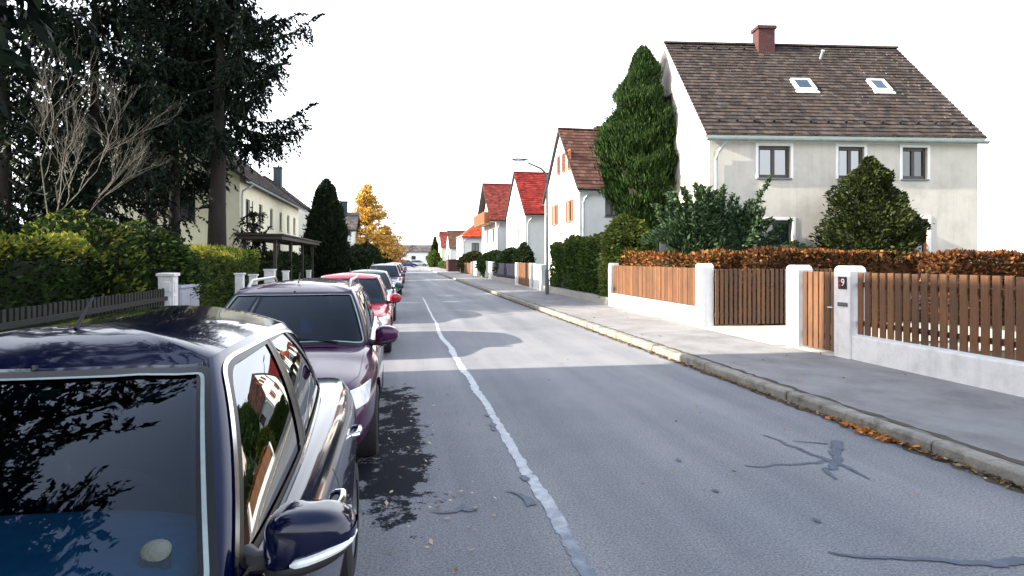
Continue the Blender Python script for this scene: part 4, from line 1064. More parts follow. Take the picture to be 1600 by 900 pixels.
    # wheels
    for yy in (ax, bx):
        for sg in (1, -1):
            t = MB(); xo = sg*(w2-.125)
            rr, tw_ = wr_, .10
            t.lathe([(rr*.64,-tw_),(rr*.9,-tw_),(rr*.985,-tw_*.85),(rr,-tw_*.6),(rr,-tw_*.2),(rr*.99,0),(rr,tw_*.2),(rr,tw_*.6),(rr*.985,tw_*.85),(rr*.9,tw_),(rr*.64,tw_)], 40, 'x', (xo, yy, rr))
            to_ = t.build('tyre', M['rubber'], root, smooth=True, angle=40)
            r = MB(); e = sg*tw_*.86
            r.lathe([(rr*.66,sg*tw_*.95),(rr*.60,sg*tw_*.9),(rr*.585,sg*.02),(rr*.60,-sg*tw_*.9)], 40, 'x', (xo, yy, rr))
            r.lathe([(.0,e*.95),(.045,e*.95),(.06,e*.75)], 20, 'x', (xo, yy, rr))
            for k in range(5):
                a = 2*math.pi*k/5+.3; ca, sa = math.cos(a), math.sin(a)
                def P(rad, tt, x): return (xo+x, yy+ca*rad-sa*tt, rr+sa*rad+ca*tt)
                w0, w1 = .030, .042
                r.add([P(.04,-w0,e*.8),P(.04,w0,e*.8),P(rr*.61,w1,e*.95),P(rr*.61,-w1,e*.95),P(.04,-w0,e*.3),P(.04,w0,e*.3),P(rr*.61,w1,e*.45),P(rr*.61,-w1,e*.45)], [(0,1,2,3),(4,7,6,5),(0,4,5,1),(1,5,6,2),(2,6,7,3),(3,7,4,0)])
            r.build('rim', M['alloy'], to_, smooth=True, angle=30)
            r = MB(); r.lathe([(.0,sg*.01),(rr*.5,sg*.01),(rr*.5,-sg*.01),(0,-sg*.01)], 24, 'x', (xo, yy, rr)); r.build('brake_disc', M['under'], to_)
    # interior
    if detail:
        b = MB(); b.box(-wb*.92, wb*.92, ycowl+.35, yrb-.2, belt-.05, belt-.02); b.build('cabin_floor', M['fabric_dark'], root)
        b = MB(); b.ell((0, ycowl+.36, belt-.015), (wb*.86, .26, .075), 24, 10, .6); b.build('dashboard', M['dash'], root, smooth=True)
        for sx in (-.36, .36):
            for y0 in (ycowl+1.25, ycowl+2.05):
                b = MB(); b.T = Matrix.Translation((sx, y0, belt-.05)) @ Matrix.Rotation(R(-14), 4, 'X'); b.ell((0,0,.06), (.23,.075,.22), 18, 10, .6); so = b.build('seat', M['fabric_dark'], root, smooth=True)
                b = MB(); b.T = Matrix.Translation((sx, y0, belt-.05)) @ Matrix.Rotation(R(-14), 4, 'X'); b.ell((0,.0,.345), (.13,.05,.075), 16, 8, .65); b.tube([(-.05,0,.25),(-.05,0,.33)],.008,6); b.tube([(.05,0,.25),(.05,0,.33)],.008,6); b.build('headrest', M['fabric_dark'], so, smooth=True)
        b = MB(); c = Vector((.36, ycowl+.62, belt+.0)); tl_ = Matrix.Translation(c) @ Matrix.Rotation(R(-65), 4, 'X')
        b.T = tl_; b.tube([(.175*math.cos(a), .175*math.sin(a), 0) for a in np.linspace(0, 2*math.pi, 33)], .014, 8, False); b.tube([(-.17,0,0),(0,0,-.03),(.17,0,0)], .016, 6); b.build('steering_wheel', M['fabric_dark'], root, smooth=True)
        b = MB(); b.ell((0, ywt-.02, hr-.12), (.11,.02,.035), 16, 8, .6); b.tube([(0,ywt-.02,hr-.1),(0,ywt+.0,hr-.02)], .01, 6); b.build('rearview_mirror', M['black_plastic'], root, smooth=True)
        b = MB()
        for x0 in (-.05, .42):
            b.tube([S(x0/wb*1.6 if abs(x0) < .3 else 1.2, .045, .02), S((x0-.5)/wb*1.3 if x0 < .3 else .1, .13, .018)], .008, 6)
        b.build('wiper', M['seal'], root)
        b = MB(); b.tube([(0, ywt+.25, H-.01), (0, ywt+.38, H+.1)], [.008,.003], 6); b.build('aerial', M['black_plastic'], root)
    return root

P_ = {k: carpaint('paint_'+k, *v) for k, v in dict(
    dark_blue=((.001,.0025,.022), .05, .15), purple=((.045,.004,.04), .08, .3), red=((.30,.006,.022), .1, .3), teal=((.02,.06,.07), .4, .3),
    violet_grey=((.10,.08,.16), .5, .3), dark=((.015,.017,.022), .3, .3), silver=((.35,.37,.4), .7, .3), blue=((.02,.04,.14), .3, .3)).items()}
M['car_mirror_glass'] = glassmat('car_mirror_glass', (.05,.065,.06), 3.6)
M['car_glass_navy'] = glassmat('car_glass_navy', (.03,.06,.15), 1.5)
CARS = [
    dict(L=4.34, W=1.90, H=1.50, x=-1.21, y=.06, rz=R(-1.0), cowl=1.32, wtop=2.20, rtop=3.82, rbase=4.12, hood=.84, belt=.98, wb=.855, wt=.57, taper=.075, sh=.8, moff=-.02, da=.17, crown=.082, paint=P_['dark_blue'], detail=2, chrome=1, signal=1, mirror=(.115,.064), side_glass=M['car_mirror_glass'],
         label='dark blue hatchback with chrome window trim, parked nearest in front at left'),
    dict(L=4.55, W=1.78, H=1.50, x=-1.02, y=4.72, rz=R(.4), cowl=1.12, wtop=1.86, rtop=4.05, rbase=4.42, paint=P_['purple'], rails='alloy', belt=.95, hood=.82, wt=.64, detail=2, glass=M['car_glass_navy'], side_glass=M['car_mirror_glass'], front_axle=.85, sh=.8,
         label='purple estate car with roof rails parked behind the dark blue hatchback'),
    dict(L=4.05, W=1.72, H=1.46, x=-.93, y=10.75, cowl=1.0, wtop=1.68, rtop=3.5, rbase=3.92, paint=P_['red'], mirror_mat=P_['red'], wt=.64, belt=.93, hood=.82,
         label='bright red hatchback third in the parked row'),
    dict(L=4.2, W=1.72, H=1.42, x=-.86, y=16.6, cowl=1.05, wtop=1.75, rtop=3.6, rbase=4.05, paint=P_['teal'], wt=.62, glass=M['car_glass_dark'],
         label='dark teal car mostly hidden behind the red hatchback'),
    dict(L=4.3, W=1.76, H=1.50, x=-.62, y=28.3, cowl=1.02, wtop=1.72, rtop=3.8, rbase=4.15, paint=P_['violet_grey'], wt=.66, glass=M['car_glass_dark'], rails='black_plastic',
         label='violet-grey estate car farther along the parked row'),
    dict(L=4.2, W=1.72, H=1.46, x=-.45, y=36, cowl=1.0, wtop=1.68, rtop=3.6, rbase=4.05, paint=P_['red'], wt=.64, glass=M['car_glass_dark'], detail=0,
         label='small red car behind the violet-grey estate car'),
    dict(L=4.3, W=1.74, H=1.44, x=-.3, y=43, cowl=1.05, wtop=1.75, rtop=3.6, rbase=4.1, paint=P_['violet_grey'], wt=.64, glass=M['car_glass_dark'], detail=0,
         label='pale violet car last but one in the parked row'),
    dict(L=4.2, W=1.72, H=1.44, x=-.2, y=50, cowl=1.05, wtop=1.75, rtop=3.6, rbase=4.05, paint=P_['dark'], wt=.64, glass=M['car_glass_dark'], detail=0,
         label='black car at the far end of the parked row'),
]
for s in CARS: make_car(s)
for (x, y, rz, p, lab) in [(4.2, 122, 90, 'blue', 'dark blue car standing across the far end of the street'), (6.6, 128, 80, 'silver', 'silver car turning at the far end of the street')]:
    c = make_car(dict(L=4.3, W=1.74, H=1.5, x=x, y=y, rz=R(rz), cowl=1.05, wtop=1.75, rtop=3.7, rbase=4.15, paint=P_[p], wt=.66, glass=M['car_glass_dark'], detail=0, label=lab)); del c['group']
orn = thing('plush_toy', 'pale grey round-headed soft toy on the dark blue car dashboard', 'toy', (-.575, 1.61, .965)); orn.scale = (.68, .68, .68)
b = MB(); b.ell((0,0,.035), (.05,.04,.055), 16, 10); b.ell((.004,-.006,.108), (.05,.044,.042), 18, 12, .85); b.ell((-.03,-.02,.07), (.022,.02,.03), 12, 8); b.ell((.035,-.015,.065), (.022,.02,.03), 12, 8)
b.build('body', M['pale_plush'], orn, smooth=True)
# ------------------------------------------------------------------ vegetation
def trunk_mesh(name, pts, rads, mat, parent, limbs=(), n=10):
    b = MB(); b.tube(pts, rads, n)
    for p, r in limbs: b.tube(p, r, 5)
    return b.build(name, mat, parent, smooth=True, angle=180, fixn=False)

SPR = [(.005,.011,.007),(.008,.018,.008),(.004,.008,.006),(.014,.032,.009)]
def spruce(label, x, y, h, base, reach, tr, dens=1., seed=1, lean=0., pw=.4, group='tall spruces behind the left hedge'):
    t = thing('spruce_tree', label, 'tree', (x, y, .08), 0, group); rs = np.random.default_rng(seed)
    limbs = []; P = []; A = []; B = []; C = []
    z = base
    while z < h-.4:
        f = (z-base)/(h-base); ln = reach*(1-f)**pw*(.7+.5*rs.random())+.3
        for k in range(int(rs.integers(3, 6))):
            a = rs.random()*6.283; L_ = min(ln*(.6+.45*rs.random()), reach*1.02); d = np.array([math.cos(a), math.sin(a)])
            pts = []; m = 7; sag = .34*L_*(1-f*.8); up = .36*L_*(.4+rs.random()*.8)
            wob = rs.normal(size=2)*.12*L_
            for i in range(m+1):
                q = i/m; pts.append(np.array([d[0]*L_*q+wob[0]*q*q, d[1]*L_*q+wob[1]*q*q, z - sag*math.sin(q*2.2) + up*q**2.6]))
            limbs.append(([tuple(p) for p in pts], [max(.008, .045*(1-f)*(1-i/(m+.5))+.006) for i in range(m+1)]))
            nb = int(L_*13*dens)+2
            for j in range(nb):
                q = .16+.84*(j+rs.random())/nb; ii = min(m-1, int(q*m)); fr = q*m-ii; p = pts[ii]*(1-fr)+pts[ii+1]*fr
                tw = (.32+.8*rs.random())*(.62+.38*math.sin(min(1, q*1.1)*math.pi))*min(1, .4+L_/3)
                sd = rs.normal(size=3); sd[2] = -abs(sd[2])*.6-.55; sd[:2] += d*.5; sd /= np.linalg.norm(sd)
                if q > .93: sd = (pts[-1]-pts[-3]); sd /= np.linalg.norm(sd); tw *= .7
                nq = max(3, int(tw*24)); tt = (np.arange(nq)+rs.random(nq))/nq
                g = np.array([0, 0, -.35*tw]);
                pos = p + sd*tw*tt[:, None] + g*(tt**2)[:, None] + rs.normal(size=(nq, 3))*.025
                ax = sd + g*tt[:, None]*1.5 + rs.normal(size=(nq, 3))*.55; ax /= np.linalg.norm(ax, axis=1, keepdims=True)
                sv = np.cross(ax, rs.normal(size=(nq, 3))); sv /= np.linalg.norm(sv, axis=1, keepdims=True)
                s = .055+.06*rs.random((nq, 1))
                P.append(pos); A.append(ax*s); B.append(sv*s*.42); C.append(np.array(SPR)[rs.integers(0, 4, nq) if rs.random() < .25 else rs.integers(0, 3, nq)])
        z += .36+.22*rs.random()
    trunk_mesh('trunk', [(0,0,0),(.03,0,h*.25),(lean*.5,.05,h*.6),(lean,0,h)], [tr*1.15,tr*.9,tr*.55,.02], M['bark'], t, limbs, 12)
    blades('crown', np.concatenate(P), np.concatenate(A), np.concatenate(B), np.concatenate(C), M['needle'], t)
    return t

def leafy(name, parent, P, N, size, cols, w=None, mat='leaf', asp=.5, spread=.8, up=0., jit=.3):
    A, B = leafset(P, N, size, asp, spread, up)
    return blades(name, P, A, B, tones(len(P), cols, w, jit), M[mat], parent)

def profile_cloud(n, prof, lf=2.2, la=.16, depth=.35, seed=0):
    """points near the surface of a lumpy body of revolution; prof: [(z, r)]"""
    zs_, rs_ = np.array([p[0] for p in prof]), np.array([p[1] for p in prof])
    zz = zs_[0]+(zs_[-1]-zs_[0])*np.linspace(0, 1, 400); rr = np.interp(zz, zs_, rs_); cdf = np.cumsum(rr+.05); cdf /= cdf[-1]
    z = np.interp(rng.random(n), cdf, zz); a = rng.random(n)*6.283; r = np.interp(z, zs_, rs_)
    U = np.stack([np.cos(a), np.sin(a), np.zeros(n)], 1)
    P = U*r[:, None]; P[:, 2] = z
    l = lump(P+seed*7.3, lf)
    k = 1+la*l-depth*rng.random(n)**2.2
    k = k+np.where(rng.random(n) < .10, .22*rng.random(n), 0)
    P[:, :2] *= k[:, None]
    return P, U, l

def core_body(parent, prof, mat, k=.72, lf=2.2, la=.12, seed=0, name='branches'):
    b = MB(); n = 20; vs = []; m = 14
    for i in range(m+1):
        z = prof[0][0]+(prof[-1][0]-prof[0][0])*(.02+.93*i/m); r = float(np.interp(z, [p[0] for p in prof], [p[1] for p in prof]))*k
        for j in range(n):
            a = 6.283*j/n; p = np.array([[math.cos(a)*r, math.sin(a)*r, z]]); q = 1+la*float(lump(p/k+seed*7.3, lf)[0]); vs.append((p[0,0]*q, p[0,1]*q, z))
    b.add(vs, [(i*n+j, i*n+(j+1) % n, (i+1)*n+(j+1) % n, (i+1)*n+j) for i in range(m) for j in range(n)]+[tuple(range(m*n, m*n+n))])
    return b.build(name, mat, parent, smooth=True, angle=180)

def bush(name, label, cat, x, y, prof, n, size, cols, w=None, trunk=None, lf=2.2, la=.16, depth=.35, up=.4, mat='leaf', core='core', corek=.72, asp=.5, group=None, seed=0, sc_xy=(1,1)):
    t = thing(name, label, cat, (x, y, .08), 0, group)
    if trunk:
        b = MB(); b.tube([(0,0,0),(.02,.01,trunk[0]*.5),(0,0,trunk[0])], [trunk[1],trunk[1]*.85,trunk[1]*.6], 10); b.build('trunk', M['bark'], t, smooth=True)
    P, U, l = profile_cloud(n, prof, lf, la, depth, seed)
    P[:, 0] *= sc_xy[0]; P[:, 1] *= sc_xy[1]
    leafy('crown', t, P, U, size, cols, w, mat, asp, .75, up)
    if corek: c = core_body(t, prof, M[core], corek, lf, la*.8, seed); c.scale = (sc_xy[0], sc_xy[1], 1)
    return t

def hedge(name, label, x0, x1, y0, y1, zt, n, size, cols, w=None, mat='leaf', core='core', rz=0., wav=.12, zb=.12, topcols=None, up=.3, cat='hedge', lf=1.6):
    """loc at (x0,y0); box hedge of size (x1-x0, y1-y0), lumpy"""
    t = thing(name, label, cat, (x0, y0, 0), rz)
    lx, ly, lz = x1-x0, y1-y0, zt-zb
    ar = [ly*lz, ly*lz, lx*lz, lx*lz, lx*ly]; f = rng.choice(5, n, p=np.array(ar)/sum(ar)); u, v = rng.random(n), rng.random(n)
    P = np.zeros((n, 3)); N = np.zeros((n, 3))
    for k, (px_, nx_) in enumerate([((0*u, u*ly, zb+v*lz), (-1,0,0)), ((0*u+lx, u*ly, zb+v*lz), (1,0,0)), ((u*lx, 0*u, zb+v*lz), (0,-1,0)), ((u*lx, 0*u+ly, zb+v*lz), (0,1,0)), ((u*lx, v*ly, 0*u+zt), (0,0,1))]):
        m = f == k
        P[m] = np.stack(px_, 1)[m]; N[m] = nx_
    dsp = wav*lump(P, lf)+wav*.6*lump(P+3.3, lf*3.1)-.16*rng.random(n)**2
    zc = zb+.25; 
    P += N*dsp[:, None]; P[:, 2] += (wav*1.3*lump(P*np.array([1,1,0.]), lf*.8))*np.clip((P[:, 2]-zc)/lz, 0, 1)
    c = tones(n, cols, w, .3)
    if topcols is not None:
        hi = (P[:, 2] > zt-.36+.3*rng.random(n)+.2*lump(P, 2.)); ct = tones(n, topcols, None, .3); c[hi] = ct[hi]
    A, B = leafset(P, N, size, .5, .8, up)
    blades('foliage', P, A, B, c, M[mat], t)
    b = MB(); nx, ny = max(2, int(lx/.4)), max(2, int(ly/.4)); ins = .13+wav*.4
    b.box(ins, lx-ins, ins, ly-ins, zb, zt-ins-.05)
    b.build('branches', M[core], t, bevel=.08)
    return t

# --- right side
GR = [(.06,.11,.02),(.035,.07,.015),(.09,.14,.028),(.02,.045,.012)]
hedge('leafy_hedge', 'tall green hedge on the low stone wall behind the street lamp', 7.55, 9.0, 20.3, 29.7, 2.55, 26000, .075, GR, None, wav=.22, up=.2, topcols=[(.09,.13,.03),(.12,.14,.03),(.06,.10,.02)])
bush('climbing_shrub', 'light green bushy shrub rising above the right end of the green hedge', 'shrub', 8.25, 21.0, [(.2,.75),(1.2,.95),(2.4,.9),(3.0,.6),(3.4,.1)], 11000, .08, [(.13,.18,.035),(.18,.20,.05),(.07,.12,.025)], lf=2, la=.25, seed=3, up=.1)
THU = [(.017,.040,.009),(.028,.058,.012),(.009,.024,.007),(.045,.08,.018)]
bush('conical_conifer', 'tall dense green conical conifer in front of the white gable', 'tree', 8.95, 21.2, [(2.4,.2),(3.0,.55),(3.8,1.0),(4.6,1.36),(5.4,1.48),(6.2,1.36),(7.0,1.1),(7.9,.8),(8.6,.55),(9.1,.36),(9.5,.08)], 72000, .08, THU, trunk=(3.2,.16), lf=4.2, la=.38, depth=.28, up=2.2, mat='needle', corek=.62, asp=.26, seed=1)
JUN = [(.045,.082,.036),(.028,.055,.024),(.075,.12,.055),(.018,.036,.016)]
def juniper(label, x, y, plumes, seed, cols=JUN):
    t = thing('juniper_shrub', label, 'shrub', (x, y, .1)); rs = np.random.default_rng(seed); P = []; A = []; B = []; C = []; limbs = []
    for (ex, ey, ez, wd) in plumes:
        e = np.array([ex, ey, ez]); m = 14; base = np.array([0,0,.2]); pts = []
        for i in range(m+1):
            q = i/m; p = base*(1-q)+e*q; p[2] += .35*math.sin(q*math.pi)*np.linalg.norm(e[:2])*.35-.0; pts.append(p)
        limbs.append(([tuple(p) for p in pts], [.04*(1-i/(m+1))+.006 for i in range(m+1)]))
        L_ = np.linalg.norm(e); nt = int(L_*26)
        for j in range(nt):
            q = .22+.78*(j+rs.random())/nt; ii = min(m-1, int(q*m)); fr = q*m-ii; p = pts[ii]*(1-fr)+pts[ii+1]*fr
            d = pts[ii+1]-pts[ii]; d /= np.linalg.norm(d)
            s = wd*(1.15-q)*(.5+.6*rs.random()); sd = d*.9+rs.normal(size=3)*np.array([.75,.75,.5]); sd /= np.linalg.norm(sd)
            nq = max(5, int(s*34)); tt = (np.arange(nq)+rs.random(nq))/nq
            pos = p+sd*s*tt[:, None]+np.array([0,0,-.12*s])*(tt**2)[:, None]+rs.normal(size=(nq,3))*.025
            ax = sd*1.1+rs.normal(size=(nq,3))*.45; ax /= np.linalg.norm(ax, axis=1, keepdims=True); sv = np.cross(ax, rs.normal(size=(nq,3))); sv /= np.linalg.norm(sv, axis=1, keepdims=True)
            k = .045+.045*rs.random((nq,1)); P.append(pos); A.append(ax*k); B.append(sv*k*.38); C.append(np.array(cols)[rs.integers(0,4,nq)])
    c = core_body(t, [(.2,1.2),(1.2,1.7),(2.0,1.4),(2.8,.4)], M['core'], .8, 2., .3, 9); c.scale = (1, .5, 1); c.location = (-.2, .2, 0); c.scale = (.75, .45, .85)
    Pm, Um, _ = profile_cloud(19000, [(.3,1.1),(1.2,1.5),(2.0,1.4),(2.6,1.0),(3.0,.5),(3.3,.1)], 2.6, .6, .5, 9)
    Pm[:, 1] *= .55; Pm[:, 0] = Pm[:, 0]*.95-.25; Um = unit(Um+np.array([.25, 0, .35])); Am, Bm = leafset(Pm, Um, .085, .34, .6, .25)
    P.append(Pm); A.append(Am); B.append(Bm); C.append(tones(len(Pm), cols, None, .3))
    trunk_mesh('trunk', [(0,0,-.1),(0,0,.3),(.05,0,.7)], [.16,.13,.06], M['bark'], t, limbs, 8)
    P, A, B, C = (np.concatenate(q) for q in (P, A, B, C)); ok = (P[:, 0] > -1.15) | (P[:, 2] > 2.1); ok &= P[:, 0] > -2.2
    blades('crown', P[ok], A[ok], B[ok], C[ok], M['needle'], t)
    return t
rj = np.random.default_rng(5)
pl_ = [(1.6,-.5,4.0,.55),(2.15,-.6,2.75,.6),(1.2,-.2,3.3,.7),(-1.0,.4,3.7,.7),(-1.5,.5,3.2,.7),(-.6,-.3,3.7,.75),(.4,-.4,3.1,.8),(1.9,-.4,2.2,.6),(-1.3,.6,3.0,.6),(-.5,-.4,2.7,.8),(.9,-.8,2.4,.8),(0,-.7,2.2,.8),(-.5,.6,3.2,.8),(-1.2,.9,3.2,.6),(-.3,-.3,2.4,.7),(1.3,.4,2.6,.8)]
pl_ += [(a*1.95-.15, rj.uniform(-.6,.8), 2.15+1.7*math.sin(math.acos(min(1,abs(a))))*rj.uniform(.6,1.0), .62) for a in [rj.uniform(-.62,1) for _ in range(58)]]
juniper('wide spreading green juniper with pointed plumes in front of the house corner', 8.9, 16.2, pl_, 4)
YEW = [(.018,.026,.008),(.011,.018,.007),(.03,.04,.010),(.045,.055,.013)]
rt = bush('yew_tree', 'dark round-topped yew standing before the house wall, right of the juniper', 'tree', 13.2, 15.1, [(.3,.85),(1.2,1.12),(2.1,1.2),(2.9,1.05),(3.5,.82),(4.05,.54),(4.4,.28),(4.58,.05)], 28000, .055, YEW, trunk=(1.5,.12), lf=4.5, la=.55, depth=.45, up=.5, mat='needle', corek=.48, seed=2)
P, U, l = profile_cloud(5000, [(-.5,.25),(0,.5),(.5,.42),(1.0,.1)], 3, .3, .6, 5); P = P @ np.array([[.8,0,-.6],[0,1,0],[.6,0,.8]]).T[:, :] + np.array([1.25,0,2.5])
leafy('side_branch', rt, P, U, .055, YEW, None, 'needle', .45, .8, .4)
bush('low_evergreen', 'small low dark shrub under the ground floor window', 'shrub', 10.6, 14.9, [(.1,.5),(1.4,.8),(1.9,.55),(2.15,.1)], 3500, .07, YEW, la=.3, lf=3, mat='needle', seed=6, sc_xy=(1.5,.7))
BEE = [(.25,.09,.026),(.15,.055,.02),(.29,.13,.04),(.10,.038,.017),(.08,.07,.023)]
hedge('beech_hedge', 'bright orange-brown beech hedge behind the brown plank fence', 7.75, 8.7, 14.2, 20.2, 1.88, 15000, .055, BEE, None, 'dryleaf', 'core_brown', wav=.13)
hedge('beech_hedge', 'long brown beech hedge along the far edge of the driveway', 8.6, 13.3, 13.4, 14.2, 1.93, 15000, .055, [(.17,.062,.02),(.10,.037,.015),(.22,.10,.03),(.05,.035,.014),(.035,.02,.01)], None, 'dryleaf', 'core_brown', wav=.12)
hedge('beech_hedge', 'brown beech hedge behind the nearest slatted fence at the right edge', 13.1, 18.5, 12.5, 13.4, 1.86, 14000, .065, [(.16,.058,.02),(.10,.037,.016),(.21,.09,.03),(.05,.028,.014)], None, 'dryleaf', 'core_brown', wav=.14)
DK = [(.018,.035,.012),(.028,.05,.014),(.012,.022,.010)]
bush('clipped_bush', 'dark clipped round bush behind the dark blue fence, nearest one', 'bush', 8.4, 44.5, [(.1,.8),(1,1.3),(1.6,1.2),(2.2,.7),(2.5,.1)], 4500, .12, DK, la=.12, seed=1)
bush('clipped_bush', 'dark dome-shaped bush between the white house and the green-grey gate', 'bush', 8.3, 51.5, [(.1,1.0),(1,1.6),(1.6,1.5),(2.1,.9),(2.4,.1)], 4500, .14, DK, la=.1, seed=2)
bush('clipped_bush', 'dark ball-shaped bush above the brown board fence, farthest one', 'bush', 8.6, 68, [(.1,1.2),(1,1.9),(1.6,1.7),(2.2,1.0),(2.5,.1)], 4500, .16, [(.03,.04,.012),(.06,.05,.015),(.02,.03,.01)], la=.1, seed=3)
bush('conifer_shrub', 'slim dark shrub next to the clipped bush at the red-roofed house', 'shrub', 8.5, 40.5, [(.1,.5),(1.2,.8),(2,.6),(2.8,.1)], 3000, .1, DK, la=.25, seed=4)

# --- left side
YG = [(.24,.25,.03),(.30,.26,.035),(.14,.19,.03),(.09,.14,.025)]
LG = [(.018,.034,.009),(.03,.055,.013),(.011,.022,.008)]
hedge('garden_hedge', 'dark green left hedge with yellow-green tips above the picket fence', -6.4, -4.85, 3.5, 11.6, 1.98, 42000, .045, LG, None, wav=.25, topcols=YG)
bush('round_shrub', 'rounded yellow-topped shrub behind the grey utility box', 'shrub', -5.6, 14.7, [(.1,.9),(1.0,1.25),(1.7,1.15),(2.2,.75),(2.5,.1)], 12000, .06, LG+[YG[3]], lf=2.2, la=.2, seed=7, up=.3)
bush('round_shrub', 'yellow-green arching shrub left of the white gate pillar', 'shrub', -5.7, 12.2, [(.1,.7),(1.1,1.1),(1.8,1.0),(2.2,.7),(2.55,.1)], 10000, .06, [YG[0],YG[2]]+LG+LG, lf=2.6, la=.3, depth=.5, seed=8, up=.5)
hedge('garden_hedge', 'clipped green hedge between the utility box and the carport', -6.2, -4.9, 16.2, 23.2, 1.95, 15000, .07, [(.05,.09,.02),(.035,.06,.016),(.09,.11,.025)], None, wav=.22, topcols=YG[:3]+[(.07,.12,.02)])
hedge('garden_hedge', 'dark hedge under the carport beside the cypress', -6.0, -4.9, 26.5, 37.5, 1.9, 9000, .09, DK+LG[:1], None, wav=.2)
spruce('tall black-green spruce with thick trunk, rightmost of the group', -6.6, 24.3, 13.6, 6.6, 3.7, .34, 1.7, 3, .2, .25)
spruce('slim spruce with bare straight trunk in the middle of the group', -8.7, 26.2, 13.8, 5.0, 3.3, .22, 1.0, 8, 0, .3)
spruce('spruce behind the bare tree at the left edge of the group', -10.4, 23.6, 13.6, 3.2, 3.6, .24, .85, 5, 0, .3)
spruce('spruce at the back of the group, close to the cream house', -10.6, 29.0, 14, 5.5, 3.0, .3, .6, 9)
spruce('outermost spruce at the far left behind the hedges', -12.6, 22.5, 13.5, 2.6, 3.6, .28, .8, 13, 0, .3)
spruce('spruce of the front garden beside the house at near left', -5.0, 3.3, 14, 4.0, 3.9, .28, 1.2, 17, group='front garden spruces')
spruce('spruce at the street corner of the near left front garden', -5.3, -1.2, 14, 3.6, 3.9, .28, 1.1, 19, group='front garden spruces')
spruce('small young spruce in front of the cream house wall', -6.5, 29.6, 4.3, .5, 1.1, .06, 1.2, 21, pw=.9, group='young spruce')
CYP = [(.012,.022,.011),(.008,.015,.009),(.02,.032,.012)]
bush('columnar_cypress', 'black-green columnar cypress rising beside the left row of cars', 'tree', -4.55, 41.5, [(.1,1.0),(1.5,1.45),(3,1.4),(4.5,1.1),(5.6,.75),(6.4,.45),(6.9,.1)], 16000, .11, CYP, lf=2.4, la=.18, up=1.2, mat='needle', corek=.8, seed=3)
LAR = [(.60,.38,.07),(.52,.30,.05),(.66,.48,.14),(.40,.20,.04)]
def larch(label, x, y, h, r, cols, n, name='larch_tree', seed=1):
    t = thing(name, label, 'tree', (x, y, .08)); limbs = []; rs = np.random.default_rng(seed); P = []
    for k in range(120):
        f = rs.random()**1.15; z = h*(.15+.82*f); a = rs.random()*6.28; l_ = r*(1.04-f)**.8*(.6+.5*rs.random()); e = np.array([math.cos(a)*l_, math.sin(a)*l_, z+.12*l_])
        limbs.append(([(0,0,z), tuple(e*.5+np.array([0,0,z*.5-.08])), tuple(e)], [.05*(1-f)+.012,.02,.006]))
        m = int(n/120); q = rs.random(m)**.6; P.append(np.array([0,0,z])*(1-q[:, None])+e*q[:, None]+rs.normal(size=(m,3))*np.array([.22,.22,.14])-np.array([0,0,.1]))
    trunk_mesh('trunk', [(0,0,0),(.03,0,h*.5),(0,0,h)], [.16,.1,.015], M['bark'], t, limbs, 8)
    P = np.concatenate(P); leafy('crown', t, P, rdir(len(P)), .15, cols, None, 'dryleaf', .5, 1, -.2)
    return t
larch('golden yellow larch with sparse pointed crown', -3.4, 71, 10.4, 4.3, LAR, 13000)
larch('broad orange autumn tree lower than the yellow larch', -1.6, 84, 6.2, 3.2, [(.38,.17,.05),(.30,.13,.05),(.45,.24,.07)], 7000, 'autumn_tree', 4)
for i, (x, y, z, r, lab) in enumerate([(-3.6,57,3.0,1.6,'dark evergreen shrub at the foot of the yellow larch, nearest one'), (-3.0,64,3.4,1.8,'mossy green shrub in front of the yellow larch'), (-2.2,74,3.0,1.7,'dark shrub between larch and orange tree'), (-1.2,90,2.6,1.8,'low dark green shrub under the orange tree'), (-3.9,49,2.0,1.2,'low dark shrub just beyond the columnar cypress')]):
    bush('evergreen_shrub', lab, 'shrub', x, y, [(.1,r*.8),(z*.4,r),(z*.75,r*.7),(z,.1)], 3500, .13, LG+DK, la=.25, seed=20+i)
def bare_tree(name, label, x, y, h, spread, r0, mat, seed, depth=5, lean=(0,0), group=None, splits=3, tropism=.12, tight=1.):
    t = thing(name, label, 'tree', (x, y, .08), 0, group); rs = random.Random(seed); trunk = MB(); br = MB()
    def grow(p, d, ln, r, lv, mb):
        pts = [p]; m = 4; q = p.copy(); dd = d.copy()
        for i in range(m):
            dd = (dd+Vector((rs.gauss(0,.16), rs.gauss(0,.16), rs.gauss(0,.10)+tropism*.3))).normalized(); q = q+dd*ln/m; pts.append(q.copy())
        mb.tube(pts, [r*(1-.35*i/m) for i in range(m+1)], 7 if lv < 2 else 4, False)
        if lv >= depth: return
        for k in range(splits if lv else splits+1):
            st = pts[rs.choice([2,3,4,4])] if lv else pts[rs.choice([3,4,4])]
            a = rs.random()*6.283; sp = rs.uniform(.45,.95)*tight
            nd = (dd+Vector((math.cos(a)*sp, math.sin(a)*sp, rs.uniform(-.25,.35)))).normalized()
            grow(st, nd, ln*rs.uniform(.58,.82), r*.58, lv+1, br)
    grow(Vector((0,0,0)), Vector((lean[0], lean[1], 1)).normalized(), h*.36, r0, 0, trunk)
    trunk.build('trunk', mat, t, smooth=True, angle=180, fixn=False); br.build('branches', mat, t, smooth=True, angle=180, fixn=False)
    return t
bare_tree('bare_tree', 'pale leafless garden tree standing before the spruces at the left edge', -8.0, 15.2, 6.4, 1, .024, M['pale_bark'], 9, 6, (.0,0), tight=.36)
bare_tree('bare_tree', 'thin leafless roadside tree at the far left bend', .2, 100, 6.5, 1, .12, M['bark'], 8, 4)
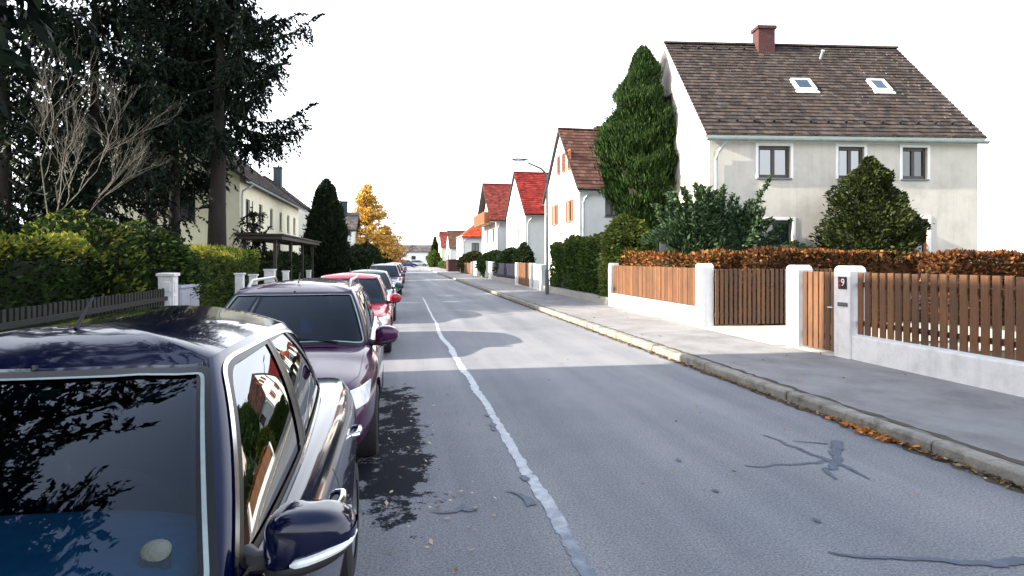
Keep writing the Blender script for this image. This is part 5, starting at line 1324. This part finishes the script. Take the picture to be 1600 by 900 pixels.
b = MB(); b.tube([(0,0,0),(0,0,7.5)], [.10,.07], 8); b.box(-.6,.6,-.04,.04,6.9,7.0); up_ = b.build('utility_pole', M['dark_wood']); up_.location = (-.4, 92, 0)
tag(up_, 'thin dark wooden utility pole beside the far leafless tree', 'pole')
bush('street_conifer', 'slim grey-green conifer at the far right end of the street', 'tree', 9.2, 150, [(.1,1.2),(2,1.5),(5,.6),(7,.1)], 3000, .25, LG, la=.2, seed=31)
bush('street_bush', 'light green round bush at the far right kerb', 'bush', 6.9, 115, [(.1,.9),(1.5,1.4),(2.6,1.0),(3.3,.1)], 3000, .16, [(.10,.15,.03),(.06,.10,.02)], la=.2, seed=32)
hedge('street_hedge', 'low light green hedge far along the right pavement', 7.4, 8.6, 84, 112, 1.1, 5000, .12, [(.09,.12,.03),(.06,.09,.02)], None, wav=.15)
hedge('street_hedge', 'low dark hedge far along the left side before the bend', -3.6, -2.4, 96, 150, 1.6, 7000, .16, LG, None, wav=.2)
# far wood beyond the end of the street
n = 16000; ax_ = rng.uniform(-150, 160, n); ph = rng.random(n)
hh = 4.5+3.2*lump(np.stack([ax_*.16, ax_*0, ax_*0], 1), 1.)+2.*lump(np.stack([ax_*.5, ax_*0, ax_*0], 1), 1.)
P = np.stack([ax_, 230+rng.uniform(-6, 22, n), np.clip(hh, 2, 12)*ph**.7], 1)
A, B = leafset(P, rdir(n), .8, .6, 1.); o = blades('distant_wood', P, A, B, tones(n, [(.05,.06,.03),(.09,.075,.04),(.035,.05,.03),(.12,.09,.05)]), M['leaf'])
stuff(o, 'hazy line of distant trees beyond the end of the street', 'trees')

# --- fallen leaves, in the gutter, on the road and on the pavement
def fallen(n, fx, fy, z, size, cols, name, label):
    P = np.stack([fx, fy, z+.006+.02*rng.random(n)], 1); a = rng.random(n)*6.283
    Ad = np.stack([np.cos(a), np.sin(a), rng.normal(size=n)*.25], 1); Bd = np.stack([-np.sin(a), np.cos(a), rng.normal(size=n)*.35], 1)
    s = size*(.5+rng.random((n, 1)))
    o = blades(name, P, Ad*s, Bd*s*.6, tones(n, cols, None, .3), M['dryleaf']); return stuff(o, label, 'leaves')
n = 3000; yy = 2.5+rng.random(n)**1.6*30; fx = KR-.02-np.abs(rng.normal(size=n))*.055
fallen(n, fx, yy, .004, .020, [(.22,.13,.05),(.30,.17,.06),(.10,.06,.03),(.06,.045,.03),(.38,.30,.18)], 'fallen_leaves', 'brown dead leaves lying along the right gutter')
n = 230; fx = KR-.03-np.abs(rng.normal(size=n))*.07; yy = 5.25+rng.normal(size=n)*.22
fallen(n, fx, yy, .012, .030, [(.45,.16,.04),(.52,.24,.07),(.36,.11,.03)], 'fallen_leaves', 'bright orange heap of leaves in the right gutter')
n = 120; fallen(n, rng.uniform(-.1,.75,n), 3+rng.random(n)*5, .006, .017, [(.45,.40,.30),(.50,.42,.28),(.30,.2,.12)], 'fallen_leaves', 'pale dry leaves scattered on the dark-patched asphalt beside the cars')
n = 160; fallen(n, rng.uniform(.8,7.2,n), 2.5+rng.random(n)**1.4*25, .006+.118*0, .017, [(.40,.22,.08),(.30,.17,.08),(.14,.09,.05)], 'fallen_leaves', 'odd single leaves lying on the open road')
n = 150; fallen(n, rng.uniform(4.9,7.25,n), 4+rng.random(n)*24, .125, .018, [(.40,.22,.08),(.30,.17,.08),(.14,.09,.05)], 'fallen_leaves', 'odd single leaves lying on the right pavement')
